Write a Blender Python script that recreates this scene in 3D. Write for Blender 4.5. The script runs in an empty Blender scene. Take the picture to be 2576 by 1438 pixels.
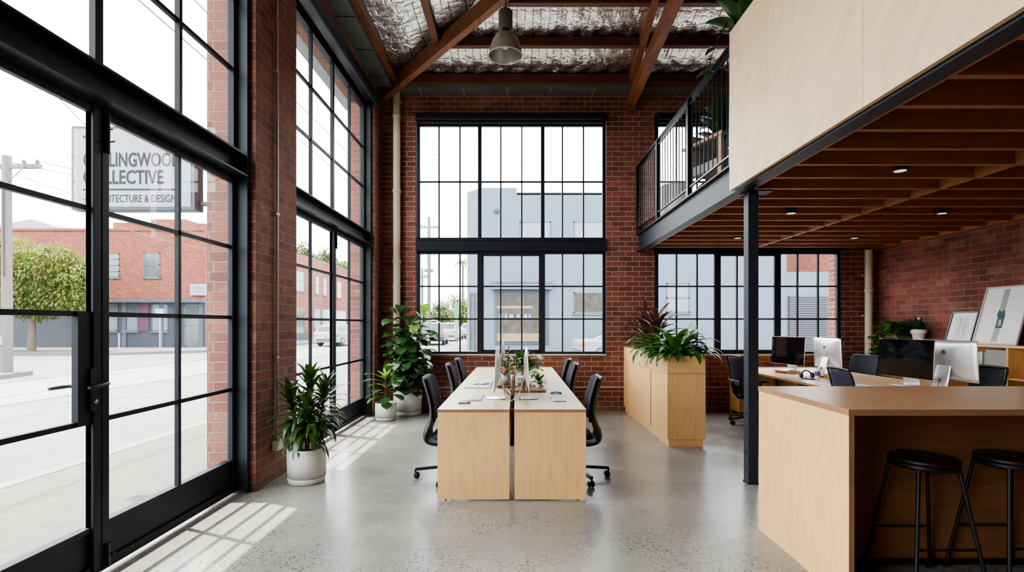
import bpy, bmesh, math, random
from mathutils import Vector, Matrix, Quaternion
R = random.Random(7)
C = bpy.context.scene.collection
PI = math.pi
def V(*a): return Vector(a)

# ------------------------------------------------------------------ mesh builder
class MB:
    def __init__(s): s.v=[]; s.f=[]; s.sm=[]
    def add(s, vs, fs, smooth=False):
        o=len(s.v); s.v+= [tuple(p) for p in vs]
        for f in fs: s.f.append([i+o for i in f]); s.sm.append(smooth)
        return s
    def box(s,x0,x1,y0,y1,z0,z1):
        if x0>x1:x0,x1=x1,x0
        if y0>y1:y0,y1=y1,y0
        if z0>z1:z0,z1=z1,z0
        return s.add([(x0,y0,z0),(x1,y0,z0),(x1,y1,z0),(x0,y1,z0),(x0,y0,z1),(x1,y0,z1),(x1,y1,z1),(x0,y1,z1)],
            [(0,3,2,1),(4,5,6,7),(0,1,5,4),(1,2,6,5),(2,3,7,6),(3,0,4,7)])
    def beam(s,p0,p1,w,h,up=(0,0,1)):
        p0=Vector(p0);p1=Vector(p1);d=(p1-p0).normalized();sd=d.cross(Vector(up))
        if sd.length<1e-5: sd=d.cross(Vector((0,1,0)))
        sd.normalize();u=sd.cross(d).normalized();a=sd*w/2;b=u*h/2
        vs=[p0-a-b,p0+a-b,p0+a+b,p0-a+b,p1-a-b,p1+a-b,p1+a+b,p1-a+b]
        return s.add(vs,[(0,1,2,3),(7,6,5,4),(0,4,5,1),(1,5,6,2),(2,6,7,3),(3,7,4,0)])
    def tube(s,pts,r,seg=8,caps=True):
        pts=[Vector(p) for p in pts];n=len(pts)
        rs=r if isinstance(r,(list,tuple)) else [r]*n
        t=[]
        for i in range(n):
            a=pts[max(i-1,0)];b=pts[min(i+1,n-1)];t.append((b-a).normalized())
        ref=Vector((0,0,1)) if abs(t[0].z)<.9 else Vector((1,0,0))
        nn=(ref-t[0]*ref.dot(t[0])).normalized();vs=[];
        for i in range(n):
            if i: nn=(nn-t[i]*nn.dot(t[i])).normalized()
            b=t[i].cross(nn)
            for k in range(seg):
                a=2*PI*k/seg;vs.append(pts[i]+(nn*math.cos(a)+b*math.sin(a))*rs[i])
        fs=[]
        for i in range(n-1):
            for k in range(seg):
                k2=(k+1)%seg;fs.append((i*seg+k,i*seg+k2,(i+1)*seg+k2,(i+1)*seg+k))
        s.add(vs,fs,True)
        if caps:
            s.add(vs[:seg],[tuple(range(seg))[::-1]]);s.add(vs[-seg:],[tuple(range(seg))])
        return s
    def lathe(s,prof,c=(0,0,0),seg=32,axis='z',smooth=True,caps=True):
        vs=[];n=len(prof)
        for r,z in prof:
            for k in range(seg):
                a=2*PI*k/seg;x,y=r*math.cos(a),r*math.sin(a)
                p={'z':(x,y,z),'x':(z,x,y),'y':(y,z,x)}[axis]
                vs.append((p[0]+c[0],p[1]+c[1],p[2]+c[2]))
        fs=[]
        for i in range(n-1):
            for k in range(seg):
                k2=(k+1)%seg;fs.append((i*seg+k,i*seg+k2,(i+1)*seg+k2,(i+1)*seg+k))
        s.add(vs,fs,smooth)
        if caps and prof[0][0]>1e-4: s.add(vs[:seg],[tuple(range(seg))[::-1]])
        if caps and prof[-1][0]>1e-4: s.add(vs[-seg:],[tuple(range(seg))])
        return s
    def prism(s,poly,a,b,axis='y'):
        n=len(poly);f={'y':lambda p,t:(p[0],t,p[1]),'x':lambda p,t:(t,p[0],p[1]),'z':lambda p,t:(p[0],p[1],t)}[axis]
        vs=[f(p,a) for p in poly]+[f(p,b) for p in poly]
        fs=[tuple(range(n))[::-1],tuple(range(n,2*n))]+[(i,(i+1)%n,(i+1)%n+n,i+n) for i in range(n)]
        return s.add(vs,fs)
    def ribbon(s,prof,wid,th,curve=0,nw=10,smooth=True):
        n=len(prof);F=[];B=[]
        for i,(x,z) in enumerate(prof):
            a=prof[max(i-1,0)];b=prof[min(i+1,n-1)];tx,tz=b[0]-a[0],b[1]-a[1];l=math.hypot(tx,tz) or 1
            nx,nz=-tz/l,tx/l
            t_=th[i] if isinstance(th,(list,tuple)) else th
            for j in range(nw+1):
                q=-1+2*j/nw;e=t_*(1-abs(q)**6*.7);c=curve*q*q
                F.append((x+nx*(c+e/2),wid[i]*q,z+nz*(c+e/2)));B.append((x+nx*(c-e/2),wid[i]*q,z+nz*(c-e/2)))
        m=nw+1;o=n*m;fs=[]
        for i in range(n-1):
            for j in range(nw):
                k=i*m+j;fs.append((k,k+1,k+m+1,k+m));fs.append((o+k,o+k+m,o+k+m+1,o+k+1))
            for j in (0,nw):
                k=i*m+j;q=(k,k+m,o+k+m,o+k);fs.append(q if j==0 else q[::-1])
        for j in range(nw):
            fs.append((j,o+j,o+j+1,j+1));k=(n-1)*m+j;fs.append((k,k+1,o+k+1,o+k))
        return s.add(F+B,fs,smooth)
    def leaf(s,p,d,L,W,droop=.6,shape='lance',fold=.12,n=6,roll=0):
        p=Vector(p);d=Vector(d).normalized();up=Vector((0,0,1))
        sd=d.cross(up)
        if sd.length<.05: sd=Vector((math.cos(roll*7),math.sin(roll*7),0))
        sd.normalize()
        if roll: sd=Quaternion(d,roll)@sd
        fn={'lance':lambda t:math.sin(PI*min(1,t*.94+.06))**.8*(1-.25*t),
            'strap':lambda t:min(1,.35+t*2.2)*(1-t**2.2),
            'obov':lambda t:max(0.12*(1-t),math.sin(PI*t**1.5)**.75),
            'heart':lambda t:math.sin(PI*t**.62)**.8,
            'round':lambda t:max(0,math.sin(PI*t))**.55}[shape]
        vs=[];q=p.copy();dd=d.copy()
        for i in range(n+1):
            t=i/n;w=max(.004,fn(t))*W/2
            nr=sd.cross(dd).normalized()
            vs+= [q-sd*w+nr*fold*w*1.5,q,q+sd*w+nr*fold*w*1.5]
            dd=Quaternion(sd,-droop/n*(0.4+1.2*t))@dd;q=q+dd*(L/n)
        fs=[]
        for i in range(n):
            k=i*3;fs+=[(k,k+1,k+4,k+3),(k+1,k+2,k+5,k+4)]
        return s.add(vs,fs,True)
    def build(s,name,m,parent=None,loc=None,bev=0,label=None,cat=None,group=None,kind=None,sub=0):
        me=bpy.data.meshes.new(name);me.from_pydata(s.v,[],s.f);me.polygons.foreach_set('use_smooth',s.sm)
        me.materials.append(m);me.update()
        o=bpy.data.objects.new(name,me);C.objects.link(o)
        if parent: o.parent=parent
        if loc: o.location=loc
        if bev:
            b=o.modifiers.new('edge','BEVEL');b.width=bev;b.segments=2;b.limit_method='ANGLE';b.angle_limit=.6
        if sub:
            b=o.modifiers.new('soft','SUBSURF');b.levels=sub;b.render_levels=sub
        return tag(o,label,cat,group,kind)
def tag(o,label=None,cat=None,group=None,kind=None):
    if label:o['label']=label
    if cat:o['category']=cat
    if group:o['group']=group
    if kind:o['kind']=kind
    return o
def thing(name,label,cat,loc=(0,0,0),rz=0,group=None,kind=None):
    o=bpy.data.objects.new(name,None);C.objects.link(o);o.location=loc;o.rotation_euler=(0,0,rz);o.empty_display_size=.1
    return tag(o,label,cat,group,kind)
def kids(o): return [c for c in list(o.children)]
def dup(o,parent=None,loc=None,rz=None,label=None,group=None):
    c=o.copy();C.objects.link(c);c.parent=parent
    if loc is not None:c.location=loc
    if rz is not None:c.rotation_euler=(0,0,rz)
    if label:c['label']=label
    if group:c['group']=group
    for k in kids(o):dup(k,c)
    return c
def B(*a):
    m=MB()
    if a and not isinstance(a[0],(tuple,list)): return m.box(*a)
    for q in a:m.box(*q)
    return m

# ------------------------------------------------------------------ materials
def nt(name):
    m=bpy.data.materials.new(name);m.use_nodes=True;t=m.node_tree;t.nodes.clear()
    out=t.nodes.new('ShaderNodeOutputMaterial');b=t.nodes.new('ShaderNodeBsdfPrincipled')
    t.links.new(b.outputs[0],out.inputs[0]);return m,t,b,out
def N(t,ty,**kw):
    n=t.nodes.new('ShaderNode'+ty)
    for k,v in kw.items():
        if hasattr(n,k) and not k.startswith('i_'): setattr(n,k,v)
        else: n.inputs[k[2:] if k.startswith('i_') else k].default_value=v
    return n
def mth(t,op,a,b=None,c=None):
    n=t.nodes.new('ShaderNodeMath');n.operation=op
    for i,q in enumerate((a,b,c)):
        if q is None: continue
        if isinstance(q,(int,float)): n.inputs[i].default_value=q
        else: t.links.new(q,n.inputs[i])
    return n.outputs[0]
def mixc(t,f,a,b,bt='MIX'):
    n=t.nodes.new('ShaderNodeMix');n.data_type='RGBA';n.blend_type=bt
    for sck,q in ((0,f),(6,a),(7,b)):
        if isinstance(q,(int,float)): n.inputs[sck].default_value=q
        elif isinstance(q,(tuple,list)): n.inputs[sck].default_value=(*q[:3],1)
        else: t.links.new(q,n.inputs[sck])
    return n.outputs[2]
def ramp(t,f,stops,interp='LINEAR'):
    n=t.nodes.new('ShaderNodeValToRGB');cr=n.color_ramp;cr.interpolation=interp
    while len(cr.elements)<len(stops):cr.elements.new(.5)
    for e,(p,c) in zip(cr.elements,stops):
        e.position=p;e.color=(*c[:3],1) if isinstance(c,(tuple,list)) else (c,c,c,1)
    t.links.new(f,n.inputs[0]);return n.outputs[0]
def noise(t,vec,scale,detail=3,rough=.5,dist=0):
    n=N(t,'TexNoise');n.inputs['Scale'].default_value=scale;n.inputs['Detail'].default_value=detail
    n.inputs['Roughness'].default_value=rough;n.inputs['Distortion'].default_value=dist
    if vec is not None:t.links.new(vec,n.inputs['Vector'])
    return n.outputs['Fac']
def pos(t): return t.nodes.new('ShaderNodeNewGeometry').outputs['Position']
def mapped(t,vec,sc=(1,1,1),loc=(0,0,0)):
    n=t.nodes.new('ShaderNodeMapping');n.inputs['Scale'].default_value=sc;n.inputs['Location'].default_value=loc
    t.links.new(vec,n.inputs['Vector']);return n.outputs[0]
def bump(t,b,h,st=.3,dist=.01):
    n=t.nodes.new('ShaderNodeBump');n.inputs['Strength'].default_value=st;n.inputs['Distance'].default_value=dist
    t.links.new(h,n.inputs['Height']);t.links.new(n.outputs[0],b.inputs['Normal']);return n
def flat(name,col,rough=.5,metal=0,var=.08,scale=6,spec=.5,bmp=0,bscale=40,trans=0):
    m,t,b,o=nt(name);p=pos(t);f=noise(t,p,scale,3)
    lo=tuple(max(0,c*(1-var)) for c in col);hi=tuple(min(1,c*(1+var)) for c in col)
    t.links.new(mixc(t,f,lo,hi),b.inputs['Base Color'])
    b.inputs['Roughness'].default_value=rough;b.inputs['Metallic'].default_value=metal;b.inputs['Specular IOR Level'].default_value=spec
    if bmp: bump(t,b,noise(t,p,bscale,4),bmp,.005)
    if trans:
        tr=t.nodes.new('ShaderNodeBsdfTranslucent');tr.inputs[0].default_value=(min(1,col[0]*1.9),min(1,col[1]*1.7),col[2],1)
        mx=t.nodes.new('ShaderNodeMixShader');mx.inputs[0].default_value=trans
        t.links.new(b.outputs[0],mx.inputs[1]);t.links.new(tr.outputs[0],mx.inputs[2]);t.links.new(mx.outputs[0],o.inputs[0])
    return m
def wallvec(t):
    g=t.nodes.new('ShaderNodeNewGeometry');sp=t.nodes.new('ShaderNodeSeparateXYZ');t.links.new(g.outputs['Position'],sp.inputs[0])
    sn=t.nodes.new('ShaderNodeSeparateXYZ');t.links.new(g.outputs['True Normal'],sn.inputs[0])
    ax=mth(t,'GREATER_THAN',mth(t,'ABSOLUTE',sn.outputs[0]),.6);az=mth(t,'GREATER_THAN',mth(t,'ABSOLUTE',sn.outputs[2]),.6)
    h=mth(t,'ADD',mth(t,'MULTIPLY',sp.outputs[1],ax),mth(t,'MULTIPLY',sp.outputs[0],mth(t,'SUBTRACT',1,ax)))
    v=mth(t,'ADD',mth(t,'MULTIPLY',sp.outputs[1],az),mth(t,'MULTIPLY',sp.outputs[2],mth(t,'SUBTRACT',1,az)))
    cb=t.nodes.new('ShaderNodeCombineXYZ');t.links.new(h,cb.inputs[0]);t.links.new(v,cb.inputs[1]);return cb.outputs[0],g.outputs['Position'],sp
def brick(name,tones,mortar,bw=.222,rh=.0812,ms=.007,pale=.25,stain=.5,bst=.6,sq=1.0):
    m,t,b,o=nt(name);vec,p,sp=wallvec(t)
    wob=N(t,'TexNoise',i_Scale=9.0,i_Detail=2.0);t.links.new(p,wob.inputs['Vector'])
    sb=t.nodes.new('ShaderNodeVectorMath');sb.operation='MULTIPLY_ADD';sb.inputs[1].default_value=(.018,.014,0);
    t.links.new(wob.outputs['Color'],sb.inputs[0]);t.links.new(vec,sb.inputs[2])
    k=N(t,'TexBrick');k.offset=.5;k.squash=sq;k.squash_frequency=2
    k.inputs['Color1'].default_value=(0,0,0,1);k.inputs['Color2'].default_value=(1,1,1,1);k.inputs['Mortar'].default_value=(.5,.5,.5,1)
    k.inputs['Scale'].default_value=1;k.inputs['Mortar Size'].default_value=ms;k.inputs['Mortar Smooth'].default_value=.25
    k.inputs['Brick Width'].default_value=bw;k.inputs['Row Height'].default_value=rh
    t.links.new(sb.outputs[0],k.inputs['Vector'])
    col=ramp(t,k.outputs['Color'],[(i/(len(tones)-1),c) for i,c in enumerate(tones)])
    fine=noise(t,p,55,5,.65);big=noise(t,p,1.6,3);mid=noise(t,p,7,4,.6)
    col=mixc(t,.45,col,ramp(t,fine,[(.3,.35),(.7,1.0)]),'MULTIPLY')
    col=mixc(t,mth(t,'MULTIPLY',ramp(t,mid,[(.60,0.0),(.74,1.0)]),pale),col,(.40,.31,.28))
    col=mixc(t,mth(t,'MULTIPLY',ramp(t,big,[(.35,1.0),(.6,0.0)]),stain),col,(.25,.2,.2),'MULTIPLY')
    mo=mixc(t,noise(t,p,20,3),tuple(c*.6 for c in mortar),mortar)
    low=ramp(t,sp.outputs[2],[(.02,1.0),(.2,0.0)])
    col=mixc(t,mth(t,'MULTIPLY',low,mth(t,'MULTIPLY',mid,.9)),col,tuple(c*.55 for c in mortar))
    col=mixc(t,k.outputs['Fac'],col,mo)
    t.links.new(col,b.inputs['Base Color']);b.inputs['Roughness'].default_value=.8;b.inputs['Specular IOR Level'].default_value=.3
    h=mth(t,'ADD',mth(t,'MULTIPLY',mth(t,'SUBTRACT',1,k.outputs['Fac']),1.0),mth(t,'MULTIPLY',fine,.35))
    bump(t,b,h,bst,.012);return m
def ply(name,base,grain='z',dark=.78,rough=.45,fig=1.0,off=0):
    m,t,b,o=nt(name);p=pos(t)
    sc={'x':(.35,3,3),'y':(3,.35,3),'z':(3,3,.35),'d':(3,.30,1.1)}[grain]
    if grain=='d':
        rt=t.nodes.new('ShaderNodeMapping');rt.inputs['Rotation'].default_value=(.75,0,0);t.links.new(p,rt.inputs['Vector']);p=rt.outputs[0]
    a=mapped(t,p,sc,(off,off*.7,off*1.3));n1=noise(t,a,1.6,2,.5,.6)
    w=mth(t,'FRACT',mth(t,'MULTIPLY',n1,9))
    w=mth(t,'ABSOLUTE',mth(t,'SUBTRACT',mth(t,'MULTIPLY',w,2),1))
    sc2={'x':(1.5,60,60),'y':(60,1.5,60),'z':(60,60,1.5),'d':(60,1.5,40)}[grain]
    n2=noise(t,mapped(t,p,sc2),1.5,3,.6);n3=noise(t,mapped(t,p,(1.2,1.2,1.2)),2.2,2)
    d=tuple(c*dark for c in base)
    f=mth(t,'ADD',mth(t,'MULTIPLY',mth(t,'POWER',w,2.5),.35*fig),mth(t,'MULTIPLY',n2,.35))
    f=mth(t,'ADD',f,mth(t,'MULTIPLY',mth(t,'SUBTRACT',n3,.5),.5))
    t.links.new(ramp(t,f,[(.1,base),(.62,d)]),b.inputs['Base Color'])
    b.inputs['Roughness'].default_value=rough;b.inputs['Specular IOR Level'].default_value=.35
    bump(t,b,n2,.05,.002);return m

M={}
M['brick']=brick('brick_wall',[(.18,.064,.053),(.275,.084,.062),(.32,.10,.07),(.245,.078,.062),(.35,.12,.078),(.19,.07,.06)],(.48,.36,.26),ms=.0055,pale=.16)
M['brick_side']=brick('brick_side_wall',[(.17,.056,.05),(.26,.076,.06),(.32,.098,.07),(.235,.073,.06),(.36,.16,.12)],(.30,.21,.15),ms=.005,pale=.45,stain=.55)
M['brick_pier']=brick('brick_pier',[(.20,.085,.07),(.275,.10,.074),(.32,.12,.088),(.28,.112,.09),(.35,.145,.105),(.22,.098,.085)],(.31,.235,.17),rh=.0845,bw=.235,ms=.0075,pale=.6,stain=.35,bst=1.0,sq=.62)
M['ext_brick']=brick('street_brick',[(.155,.036,.02),(.21,.05,.028),(.245,.066,.038)],(.22,.12,.085),bw=.24,rh=.08,ms=.008,pale=.3,stain=.15,bst=.2)
PLY=(.80,.50,.225)
M['ply_z']=ply('birch_ply_upright',PLY,'z',.82)
M['ply_x']=ply('birch_ply_cross',PLY,'x',.84)
M['ply_y']=ply('birch_ply_long',(.78,.55,.31),'y',.86,.35,.5)
M['ply_pale']=ply('hoop_pine_ply',(.80,.58,.36),'d',.79,.5,.9,3)
M['ply_top_shaded']=ply('shaded_bench_ply',(.52,.30,.155),'x',.74,.3,.8,5)  # birch ply darkened: the shade over the bench top is in the colour
M['ply_edge']=ply('ply_edge',(.33,.17,.09),'x',.6,.5,.4)
M['timber']=ply('oregon_timber_x',(.155,.053,.025),'x',.5,.55,.9,2)
M['timber_y']=ply('oregon_timber_y',(.19,.066,.030),'y',.5,.55,.9,2)
M['joist']=ply('joist_timber',(.37,.145,.062),'x',.62,.55,.7,1)
M['joist_y']=ply('bearer_timber',(.40,.18,.08),'y',.7,.55,.7,1)
M['deck']=ply('deck_board',(.22,.085,.035),'y',.6,.6,.5,1)
M['steel']=flat('black_steel',(.014,.017,.024),.5,.0,.25,5,.22)
M['steel_blue']=flat('black_steel_satin',(.020,.026,.037),.5,.0,.3,4,.3)
M['black']=flat('black_plastic',(.008,.008,.010),.45,0,.2,8,.4)
M['rail']=flat('black_rail',(.012,.013,.016),.35,.2,.2,8,.5)
M['fabric']=flat('charcoal_mesh_fabric',(.030,.031,.048),.8,0,.25,60,.2,.15,300)
M['shell']=flat('dark_shell',(.018,.018,.022),.5,0,.2,8,.4)
M['alu']=flat('brushed_aluminium',(.74,.75,.77),.32,.75,.04,4,.5)
M['alu_dark']=flat('grey_aluminium',(.30,.31,.33),.35,.8,.05,4)
M['screen']=flat('glossy_black_screen',(.004,.004,.006),.06,0,.1,4,.5)
M['white']=flat('white_ceramic',(.80,.79,.77),.35,0,.03,8,.5)
M['matte_white']=flat('white_pot',(.62,.62,.61),.5,0,.04,6,.4)
M['paper']=flat('white_paper',(.82,.82,.82),.7,0,.03,8,.2)
M['grey']=flat('grey_card',(.36,.35,.34),.7,0,.06,8,.2)
M['cream']=flat('cream_pipe',(.58,.52,.40),.5,0,.14,3,.4)
M['galv']=flat('galvanised_gutter',(.17,.20,.20),.45,.5,.25,3,.5)
M['galv_lt']=flat('galvanised_strap',(.32,.34,.34),.4,.6,.15,6,.5)
M['soil']=flat('soil',(.02,.012,.008),.95,0,.5,60,.1,.6,120)
M['stem']=flat('stem_brown',(.09,.055,.03),.7,0,.3,30,.2)
M['twig']=flat('pale_twig',(.30,.20,.14),.7,0,.3,30,.2)
M['leaf_dk']=flat('dark_leaf',(.024,.075,.020),.28,0,.5,5,.5,0,40,.12)
M['leaf_mid']=flat('mid_leaf',(.045,.14,.026),.3,0,.5,6,.5,0,40,.2)
M['leaf_fig']=flat('fig_leaf',(.038,.095,.030),.25,0,.6,4,.55,0,40,.18)
M['leaf_lt']=flat('light_leaf',(.16,.34,.05),.35,0,.4,8,.4,0,40,.3)
M['leaf_var']=flat('variegated_leaf',(.28,.36,.14),.4,0,.7,30,.4,0,40,.3)
M['leaf_red']=flat('bronze_leaf',(.075,.028,.025),.3,0,.6,8,.5,0,40,.15)
M['flower']=flat('white_spathe',(.85,.85,.82),.5,0,.03,8,.3,0,40,.3)
M['red']=flat('red_fruit',(.55,.08,.04),.4,0,.2,20,.5)
M['terra']=flat('terracotta',(.50,.24,.10),.6,0,.2,10,.3)
M['dkwood']=flat('dark_board',(.13,.065,.03),.5,0,.4,12,.4)
M['ltwood']=flat('light_block',(.48,.30,.18),.5,0,.2,12,.4)
M['lamp_out']=flat('bronzed_spun_metal',(.36,.325,.29),.38,.55,.2,5,.5)
M['lamp_in']=flat('lamp_reflector',(.45,.46,.45),.35,.85,.1,5,.5)
M['lamp_grey']=flat('lamp_housing_grey',(.12,.115,.11),.5,.2,.1,8)
M['brass']=flat('worn_bolt',(.10,.075,.06),.4,.7,.4,60)
M['teal']=flat('teal_ink',(.008,.07,.08),.6,0,.3,20)
M['ink']=flat('grey_ink',(.36,.36,.39),.7,0,.15,6)
M['grey_frame']=flat('pale_grey_frame',(.48,.46,.43),.5,0,.05,8)
M['navy_frame']=flat('slate_frame',(.03,.04,.055),.4,0,.1,8)
M['plate']=flat('cream_plate',(.66,.61,.52),.45,0,.06,8)
M['conduit']=flat('conduit_grey',(.50,.47,.45),.4,.4,.15,8)
M['rubber']=flat('rubber',(.01,.01,.01),.7,0,.1,8)
M['stool_seat']=flat('stool_seat_dark',(.016,.007,.006),.45,0,.2,8)
# exterior
M['asphalt']=flat('pale_asphalt',(.145,.147,.152),.8,0,.30,1.6,.2,.2,50)
M['footpath']=flat('concrete_footpath',(.115,.112,.105),.85,0,.38,9.0,.2,.2,60)
M['kerb']=flat('kerb_stone',(.21,.20,.18),.8,0,.2,6,.2)
M['line']=flat('road_line',(.42,.42,.40),.7,0,.08,4)
M['rail_line']=flat('tram_rail',(.10,.10,.105),.6,0,.1,4)
M['blue_grey']=flat('blue_grey_render',(.108,.138,.178),.8,0,.07,1.6,.2)
M['blue_grey_dk']=flat('blue_grey_trim',(.045,.058,.078),.7,0,.08,2,.2)
M['shop_dark']=flat('dark_shopfront',(.028,.035,.05),.6,0,.2,2,.3)
M['shop_mid']=flat('shop_pilaster',(.055,.065,.085),.6,0,.2,2,.3)
M['plum']=flat('plum_panel',(.06,.025,.05),.6,0,.2,2,.3)
M['ext_white']=flat('white_wall',(.25,.265,.28),.8,0,.05,2,.2)
M['ext_glass']=flat('street_window_glass',(.045,.06,.065),.15,0,.5,1.8,.6)
M['ext_glass_lt']=flat('street_window_blind',(.14,.17,.20),.3,0,.15,1.8,.4)
M['ext_frame']=flat('street_window_frame',(.075,.085,.095),.6,0,.1,2,.3)
M['warm_in']=flat('shop_interior',(.055,.05,.042),.7,0,.85,2.6,.2)
M['shop_wood']=flat('shop_counter',(.20,.15,.08),.7,0,.15,4,.2)
M['pole']=flat('weathered_pole',(.12,.115,.11),.85,0,.2,3,.2)
M['bark']=flat('tree_bark',(.10,.08,.06),.9,0,.3,8,.1)
M['tree_lt']=flat('street_tree_leaf',(.085,.125,.016),.6,0,.8,1.1,.2,0,40,.35)
M['tree_dk']=flat('far_tree_leaf',(.075,.105,.035),.7,0,.5,1.0,.2,0,40,.3)
M['car_white']=flat('white_car_paint',(.28,.29,.31),.25,0,.03,2,.5)
M['car_silver']=flat('silver_car_paint',(.17,.21,.27),.25,.2,.04,2,.5)
M['car_dark']=flat('dark_car_paint',(.06,.065,.075),.25,.1,.04,2,.5)
M['car_glass']=flat('car_glass',(.06,.07,.08),.1,0,.2,2,.5)
M['tail']=flat('tail_lamp_red',(.50,.06,.04),.3,0,.1,8)
M['tyre']=flat('tyre_black',(.03,.03,.033),.7,0,.1,8)
M['shutter']=flat('roller_shutter',(.055,.06,.07),.5,.2,.06,2)
M['sign_white']=flat('sign_face',(.36,.375,.41),.6,0,.02,3,.2)
M['sign_frame']=flat('sign_case',(.075,.09,.11),.6,0,.15,4,.3)
M['sign_ink']=flat('sign_lettering',(.022,.024,.032),.6,0,.05,4,.2)
M['wire']=flat('wire',(.12,.12,.125),.6,0,.05,4)

def glass(name,tint=(.97,.98,.98),refl=.4,haze=.003):
    m,t,b,o=nt(name);t.nodes.remove(b)
    tr=N(t,'BsdfTransparent');tr.inputs[0].default_value=(*tint,1);gl=N(t,'BsdfGlossy');gl.inputs['Roughness'].default_value=.02
    lw=N(t,'LayerWeight');lw.inputs[0].default_value=.5
    mx=N(t,'MixShader');t.links.new(mth(t,'MULTIPLY',mth(t,'ADD',mth(t,'POWER',lw.outputs['Facing'],5.0),.035),refl),mx.inputs[0]);t.links.new(tr.outputs[0],mx.inputs[1]);t.links.new(gl.outputs[0],mx.inputs[2])
    df=N(t,'BsdfTranslucent');df.inputs[0].default_value=(.9,.92,.95,1)
    m2=N(t,'MixShader');f=mth(t,'MULTIPLY',ramp(t,noise(t,pos(t),3,4,.6),[(.3,.4),(.8,1.0)]),haze)
    t.links.new(f,m2.inputs[0]);t.links.new(mx.outputs[0],m2.inputs[1]);t.links.new(df.outputs[0],m2.inputs[2]);t.links.new(m2.outputs[0],o.inputs[0])
    return m
M['glass']=glass('window_glass');M['clear']=glass('clear_jar_glass',(.9,.93,.93),1.5,.06)

def floor_mat():
    m,t,b,o=nt('polished_concrete');p=pos(t);sp=t.nodes.new('ShaderNodeSeparateXYZ');t.links.new(p,sp.inputs[0])
    big=noise(t,p,.55,3,.5,.3);mid=noise(t,p,2.2,4,.6);fin=noise(t,p,38,4,.6)
    col=ramp(t,big,[(.25,(.25,.25,.24)),(.5,(.345,.335,.305)),(.75,(.43,.415,.37))])
    col=mixc(t,.4,col,ramp(t,mid,[(.2,.6),(.8,1.0)]),'MULTIPLY')
    col=mixc(t,.3,col,ramp(t,fin,[(.3,.4),(.65,1.0)]),'MULTIPLY')
    vo=N(t,'TexVoronoi',i_Scale=46.0);t.links.new(p,vo.inputs['Vector'])
    vo.inputs['Randomness'].default_value=1.0
    v2=N(t,'TexVoronoi',i_Scale=85.0);t.links.new(mapped(t,p,(1,1.6,1),(3,1,0)),v2.inputs['Vector'])
    spk=mth(t,'MAXIMUM',ramp(t,vo.outputs['Distance'],[(.26,1.0),(.36,0.0)]),ramp(t,v2.outputs['Distance'],[(.22,1.0),(.34,0.0)]))
    pm=ramp(t,noise(t,p,1.3,4,.62),[(.40,0.0),(.56,1.0)]);pk=ramp(t,noise(t,p,20,3),[(.40,0.0),(.50,1.0)])
    nearm=ramp(t,sp.outputs[1],[(.0,1.0),(1.0,.0)])
    yy=mth(t,'DIVIDE',sp.outputs[1],6.0);t.links.new(yy,nearm.node.inputs[0])
    sm=mth(t,'MULTIPLY',mth(t,'MULTIPLY',spk,pk),mth(t,'MULTIPLY',pm,mth(t,'ADD',mth(t,'MULTIPLY',nearm,1.9),.10)))
    col=mixc(t,mth(t,'MINIMUM',mth(t,'MULTIPLY',sm,.95),.88),col,(.055,.05,.048))
    def ln(ax,v,w):
        return mth(t,'LESS_THAN',mth(t,'ABSOLUTE',mth(t,'SUBTRACT',sp.outputs[ax],v)),w)
    j=mth(t,'MAXIMUM',ln(1,4.55,.0045),mth(t,'MULTIPLY',ln(0,2.07,.004),mth(t,'GREATER_THAN',sp.outputs[1],4.55)))
    j=mth(t,'MAXIMUM',j,mth(t,'MULTIPLY',ln(0,-2.13,.003),mth(t,'LESS_THAN',sp.outputs[1],4.35)))
    col=mixc(t,mth(t,'MULTIPLY',j,.75),col,(.05,.048,.045))
    t.links.new(col,b.inputs['Base Color'])
    t.links.new(ramp(t,mid,[(.25,.20),(.75,.32)]),b.inputs['Roughness']);b.inputs['Specular IOR Level'].default_value=.5
    bump(t,b,mth(t,'SUBTRACT',fin,mth(t,'MULTIPLY',sm,1.5)),.06,.004);return m
M['floor']=floor_mat()
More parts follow.
